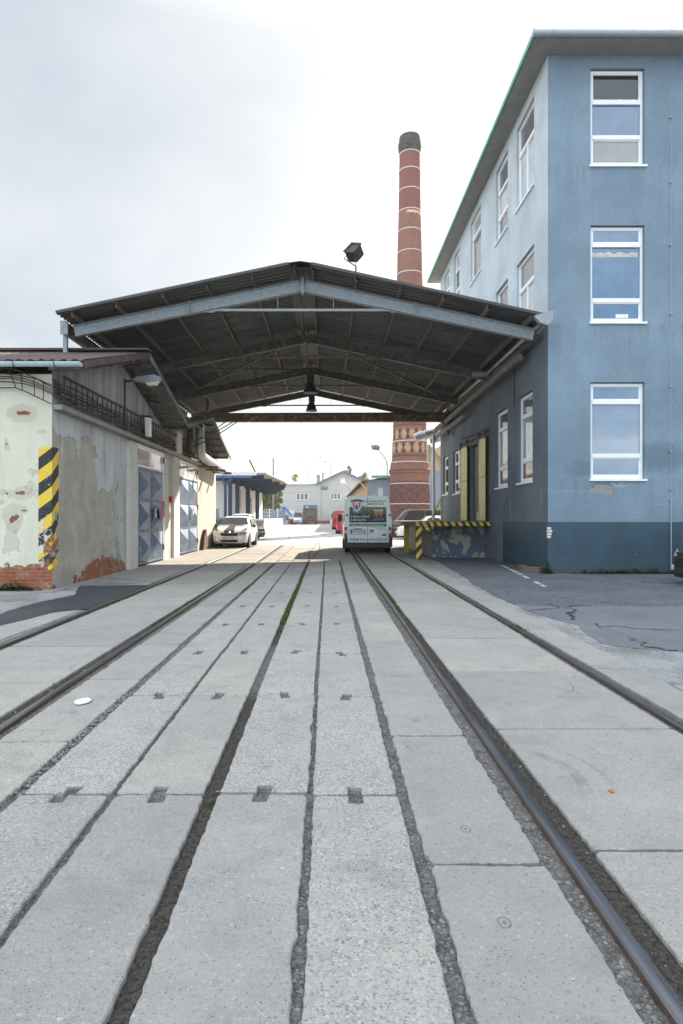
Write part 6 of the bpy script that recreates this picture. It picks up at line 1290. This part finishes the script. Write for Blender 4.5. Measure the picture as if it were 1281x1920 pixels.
def crane_truck():
    Y = 113; k = F/Y; X = lambda x: (x-CX)/k; Zt = lambda y: H+(CY-y)/k
    r = empty('crane_lorry', (X(535), Y, 0), 'low lorry with a folded blue loading crane parked before the far house', 'lorry')
    m = MB(); m.box(X(520), X(549), Y, Y+6.5, .75, .95); m.build('flatbed', M['dark_metal'], r)
    for x in (524, 545):
        for dy in (.8, 2.2, 5.4): m = MB(); m.lathe((X(x), Y+dy, .48), [(0, -.16), (.48, -.15), (.48, .15), (0, .16)], 20, 'x'); m.build('wheel', M['black_rubber'], r)
        m = MB(); m.box(X(x)-.32, X(x)+.32, Y-.05, Y-.0, .62, .86); m.build('tail_light', M['tail'], r)
    m = MB(); m.box(X(527), X(541), Y+.1, Y+1.1, .96, 1.7); m.build('crane_base', M['blue_trim'], r)
    b = paint('bright_blue_crane', (.03, .14, .38), .4); m = MB(); m.bar((X(532), Y+.6, 1.5), (X(530.5), Y+.6, 3.1), .5, .5, (1, 0, 0)); m.build('crane_mast', b, r)
    m = MB(); m.bar((X(529), Y+.5, 3.15), (X(535), Y+.5, 3.0), .5, .45); m.bar((X(535), Y+.5, 3.0), (X(547), Y+.5, 1.5), .35, .4); m.build('crane_boom', b, r)
    m = MB(); m.bar((X(531), Y+.3, 2.6), (X(543), Y+.3, 1.3), .14, .14); m.build('ram', M['chrome'], r)
    m = MB(); m.prism([(X(538), .9), (X(549.5), .9), (X(549.5), 2.2), (X(548), 2.75), (X(539), 2.75)], Y+6.6, Y+8.4, lambda a, b, c: (a, c, b)); m.build('cab', M['white'], r)
    m = MB(); m.box(X(526.3), X(529.3), Y+1.3, Y+1.6, 1.0, 2.5); m.build('outrigger_box', M['white'], r)
    m = MB(); m.box(X(549), X(550.5), Y+6.4, Y+6.6, 1.7, 2.5); m.build('mirror', M['dark_metal'], r)
crane_truck()
# ---- peach and grey side building (right, beyond the van)
def side_building():
    Y0, Y1 = 66.0, 116.0; X0 = 4.31; X1 = 9.5; z = 5.45
    r = empty('side_building', (X0, Y0, 0), 'single storey peach and grey building with a green edged roof left of the chimney', 'building')
    m = MB(); m.box(X0+.28, X1, Y0+.25, Y1, 0, z-.05); m.build('core', M['grey_blue'], r)
    m = MB(); hs = [(74, 75.2, 2.2, 4.3), (80, 82, 2.2, 4.3), (95, 97, 2.2, 4.3)]; m.wall(MS(X0, -1), Y0, Y1, 0, z, hs, .24); m.build('wall', M['peach'], r)
    for h in hs: m = MB(); m.box(X0+.15, X0+.2, *h[:2], *h[2:]); m.build('window', M['white_frame'], r)
    m = MB(); m.wall(MF(0, Y0), X0, X1, 0, z, [(5.4, 6.0, .1, 4.6)], .2); m.build('wall', M['grey_blue'], r); m = MB(); m.box(5.4, 6.0, Y0+.1, Y0+.15, .1, 4.6); m.build('door', M['bg_white'], r)
    m = MB(); m.add([(X0-.75, Y0-.5, z-.2), (X1+.5, Y0-.5, z+.85), (X1+.5, Y1+.5, z+.85), (X0-.75, Y1+.5, z-.2)], [(0, 1, 2, 3)]); m.build('roof', M['bg_roof'], r)
    m = MB(); v = [(X0-.75, z-.2), (X0+.6, z+.22), (X1+.5, z+.85)]
    m.box(X0+.4, X1+.5, Y0-.56, Y0-.5, z+.12, z+.42); m.build('roof_edge', M['green_trim'], r)
    m = MB(); m.tube([(X0-.8, Y0-.4, z-.25), (X0-.8, Y1, z-.25)], .09, 8); m.build('gutter', paint('yellow_gutter', (.42, .30, .12), .6), r)
    for kk in range(14): m = MB(); m.bar((X0-.7, Y0+.5+kk*3.5, z-.32), (X0, Y0+.5+kk*3.5, z-.12), .1, .12); m.build('rafter_end', M['bark'], r)
    m = MB(); m.tube([(X0-.75, Y0-.2, z-.3), (X0-.3, Y0-.3, z-.9), (X0-.1, Y0-.3, z-1.1), (X0-.1, Y0-.3, 0)], .08, 8); m.build('downpipe', paint('yellow_pipe', (.50, .33, .12), .6), r)
side_building()
def gable_shed():
    r = empty('brick_shed', (12.2, 68, 0), 'peach gabled shed with a green grey corrugated roof squeezed behind the blue building', 'building')
    Y = 68; k = F/Y; X = lambda x: (x-CX)/k; Zq = lambda y: H+(CY-y)/k
    m = MB(); m.prism([(X(806), 0), (X(860), 0), (X(860), Zq(846)), (X(806), Zq(882))], Y, Y+9, lambda a, b, c: (a, c, b)); m.build('wall', M['grey_blue'], r)
    m = MB(); m.prism([(X(807), Zq(882)), (X(830), Zq(882)), (X(830), Zq(833)), (X(808), Zq(846))], Y-.03, Y-.001, lambda a, b, c: (a, c, b)); m.build('gable', M['peach'], r)
    m = MB(); n = 40; vs = []
    for i in range(n+1): yy = Y-.5+10*i/n; w = .05*(i % 2); vs += [(X(803.5), yy, Zq(834)+w), (X(850), yy, Zq(890)+w)]
    m.add(vs, [(2*i, 2*i+2, 2*i+3, 2*i+1) for i in range(n)]); m.build('roof', paint('grey_green_sheet', (.22, .27, .24), .7, 0, .1, 2), r)
    m = MB(); m.bar((X(803), Y-.52, Zq(833.5)), (X(822), Y-.52, Zq(857)), .05, .16, (0, 1, 0)); m.build('verge_board', M['green_trim'], r)
gable_shed()
# ---- lamps and poles
def lamp_double(label, x, y, Y, xh=None):
    k = F/Y; X = (x-CX)/k; Z = H+(CY-y)/k; r = empty('street_lamp', (X, Y, 0), label, 'street lamp', 'tall street lamps beyond the houses')
    m = MB(); m.tube([(X, Y, 0), (X, Y, Z)], [.16, .09], 8); m.build('pole', M['lamp_grey'], r)
    for s in ((-1, 1) if xh is None else (xh,)):
        m = MB(); m.tube([(X, Y, Z-.1), (X+s*.8, Y, Z+.08), (X+s*1.3, Y, Z+.1)], .06, 6); m.build('arm', M['lamp_grey'], r)
        m = MB(); m.prism([(X+s*1.2, Z+.0), (X+s*2.0, Z+.05), (X+s*2.0, Z+.22), (X+s*1.3, Z+.25)], Y-.15, Y+.15, lambda a, b, c: (a, c, b)); m.build('head', M['lamp_grey'], r)
lamp_double('double armed street lamp rising behind the low roof of the far house', 576, 861.5, 180); lamp_double('tallest of the street lamps, left of the far gable with two short arms', 609.5, 858.5, 190)
lamp_double('single armed street lamp just right of the tallest one', 619.6, 866.5, 185, -1); lamp_double('double armed street lamp left of the chimney, nearer the green roof edge', 705.5, 871, 210); lamp_double('double armed street lamp closest to the chimney in the distance', 718.5, 870.5, 215)
k = F/95; m = MB(); X = (512.5-CX)/k; m.tube([(X, 95, 0), (X, 95, H+(CY-859)/k)], [.14, .1], 8); tag(m.build('utility_pole', M['lamp_grey']), 'plain grey utility pole behind the storehouse canopy', 'pole')
def curved_lamp():
    Y = 64.5; k = F/Y; P = lambda x, y: ((x-CX)/k, Y, H+(CY-y)/k); r = empty('street_lamp', P(726, 900), 'curved twin headed lamp on the grey building left of the chimney', 'street lamp')
    m = MB(); m.tube([P(726.3, 902), P(726, 872), P(723.5, 861), P(717, 851), P(711, 844)], .06, 8); m.build('pole', M['lamp_grey'], r, True)
    for (a, b, c, d) in ((710.5, 843.5, 704, 834), (706, 842, 696.5, 835)):
        m = MB(); m.tube([P(a, b), P((a+c)/2, (b+d)/2), P(c, d)], [.14, .32, .1], 12); m.build('lamp_head', M['lamp_grey'], r, True)
curved_lamp()
def wall_lamp2():
    Y = 100; k = F/Y; P = lambda x, y: ((x-CX)/k, Y, H+(CY-y)/k); r = empty('street_lamp', P(654, 915), 'white headed street lamp leaning out from the corner of the peach building', 'street lamp')
    m = MB(); m.tube([P(657, 975), P(657, 921), P(654, 914), P(647, 906)], .08, 8); m.build('pole', M['lamp_grey'], r); m = MB(); m.tube([P(648, 907), P(644, 904), P(640, 902)], [.15, .34, .12], 10); m.build('lamp_head', M['white'], r, True)
wall_lamp2()
def wire(label, pts):
    m = MB(); V = [A(*p) for p in pts]; Q = []
    for a, b in zip(V, V[1:]):
        for t in range(8): t /= 8; Q.append(a.lerp(b, t)-Vector((0, 0, (b-a).length*.02*4*t*(1-t))))
    m.tube(Q+[V[-1]], .022, 4); tag(m.build('overhead_wire', M['lamp_grey']), label, 'wire')
wire('overhead wire from the utility pole down to the far house', [(512.5, 861, 95), (575, 893, 123)]); wire('overhead wire running from the chimney side to the utility pole', [(512.5, 862, 95), (745, 797, 62)]); wire('overhead wire running left from the utility pole', [(405, 872, 95), (512.5, 862, 95)])
# ---- trees
def tree(label, x, ytop, Y, wpx, mat, n=1500, seed=1, zb=None, ylow=None, group='trees beyond the yard'):
    k = F/Y; X = (x-CX)/k; Zt = H+(CY-ytop)/k; R_ = wpx/k/2; Zl = H+(CY-ylow)/k if ylow else Zt-2*R_; rnd = random.Random(seed)
    r = empty('tree', (X, Y, 0), label, 'tree', group)
    m = MB(); m.tube([(X, Y, 0), (X+.1, Y, Zl*.6), (X, Y, Zt*.8)], [.22, .16, .05], 8)
    cl = []
    for _ in range(16):
        a = rnd.random()*6.28; q = rnd.random()**.5*.75*R_; z = Zl+(Zt-Zl)*rnd.uniform(.12, .86); e = 1-abs((z-Zl)/(Zt-Zl)-.45)*.9; c = Vector((X+cos(a)*q*e, Y+sin(a)*q*e, z)); cl.append((c, R_*rnd.uniform(.2, .42)))
        m.tube([(X, Y, max(Zl*.7, z-R_*.8)), c], [.07, .02], 5)
    m.build('trunk', M['bark'], r)
    g = MB(); ls = .14 if Y < 130 else .2
    for _ in range(n):
        c, rr = cl[rnd.randrange(len(cl))]; d = Vector((rnd.gauss(0, 1), rnd.gauss(0, 1), rnd.gauss(0, 1))).normalized()*rr*rnd.uniform(.4, 1.15); p = c+d
        a = Vector((rnd.gauss(0, 1), rnd.gauss(0, 1), rnd.gauss(0, 1))).normalized(); b = a.cross(Vector((rnd.gauss(0, 1), rnd.gauss(0, 1), 1))).normalized(); s = ls*rnd.uniform(.6, 1.4)
        g.add([p-a*s, p+b*s*.6, p+a*s, p-b*s*.6], [(0, 1, 2, 3)])
    g.build('crown', M[mat], r)
for i, (x, yt, Y, w, yl) in enumerate(((492, 912, 104, 34, 972), (506, 905, 106, 40, 972), (521, 914, 108, 30, 975), (478, 915, 100, 30, 972))):
    tree(['leafy green tree right behind the end of the storehouse', 'larger yellow green tree between the storehouse and far house', 'green tree against the left corner of the far house', 'green tree mostly hidden by the storehouse wall'][i], x, yt, Y, w, 'leaf', 3200, i+1, ylow=yl)
tree('small yellowing treetop above the low roof of the far house', 553, 888, 150, 14, 'leaf_yellow', 260, 11, ylow=902); tree('thin dark treetop behind the far house gable', 655, 868, 150, 10, 'leaf', 260, 12, ylow=890); tree('pale green treetop right of the far house gable', 682, 886, 150, 22, 'leaf', 700, 13, ylow=906)
tree('distant leafy tree behind the green edged roof', 708, 893, 160, 26, 'leaf', 700, 14, ylow=915)
# distant houses closing the horizon on both sides
def far_block(label, x0, x1, Y, h, mt):
    r = empty('distant_building', ((x0+x1)/2, Y, 0), label, 'building'); m = MB(); m.box(x0, x1, Y, Y+10, 0, h); m.build('wall', M[mt], r)
    m = MB(); m.prism([(x0-.4, h), (x1+.4, h), (x1-1.5, h+2.2), (x0+1.5, h+2.2)], Y-.4, Y+10.4, lambda a, b, c: (a, c, b)); m.build('roof', M['sheet_brown'], r)
far_block('long low building beyond the trees left of the far house', -60, -11.5, 135, 5.5, 'bg_white')

# ================================================================= HAZE
HAZE = .00045
m = MB(); m.box(-260, 260, -70, 460, -1.2, 46)
hz = G('pale_haze'); pv = hz.nd('ShaderNodeVolumePrincipled', {'Color': (.95, .95, .94), 'Density': HAZE, 'Anisotropy': .45}); hz.t.nodes.remove(hz.b)
hz.t.links.new(pv.outputs[0], hz.out.inputs['Volume'])
tag(m.build('haze', hz.m), 'thin pale haze of backlit air over the yard', 'haze', kind='stuff')
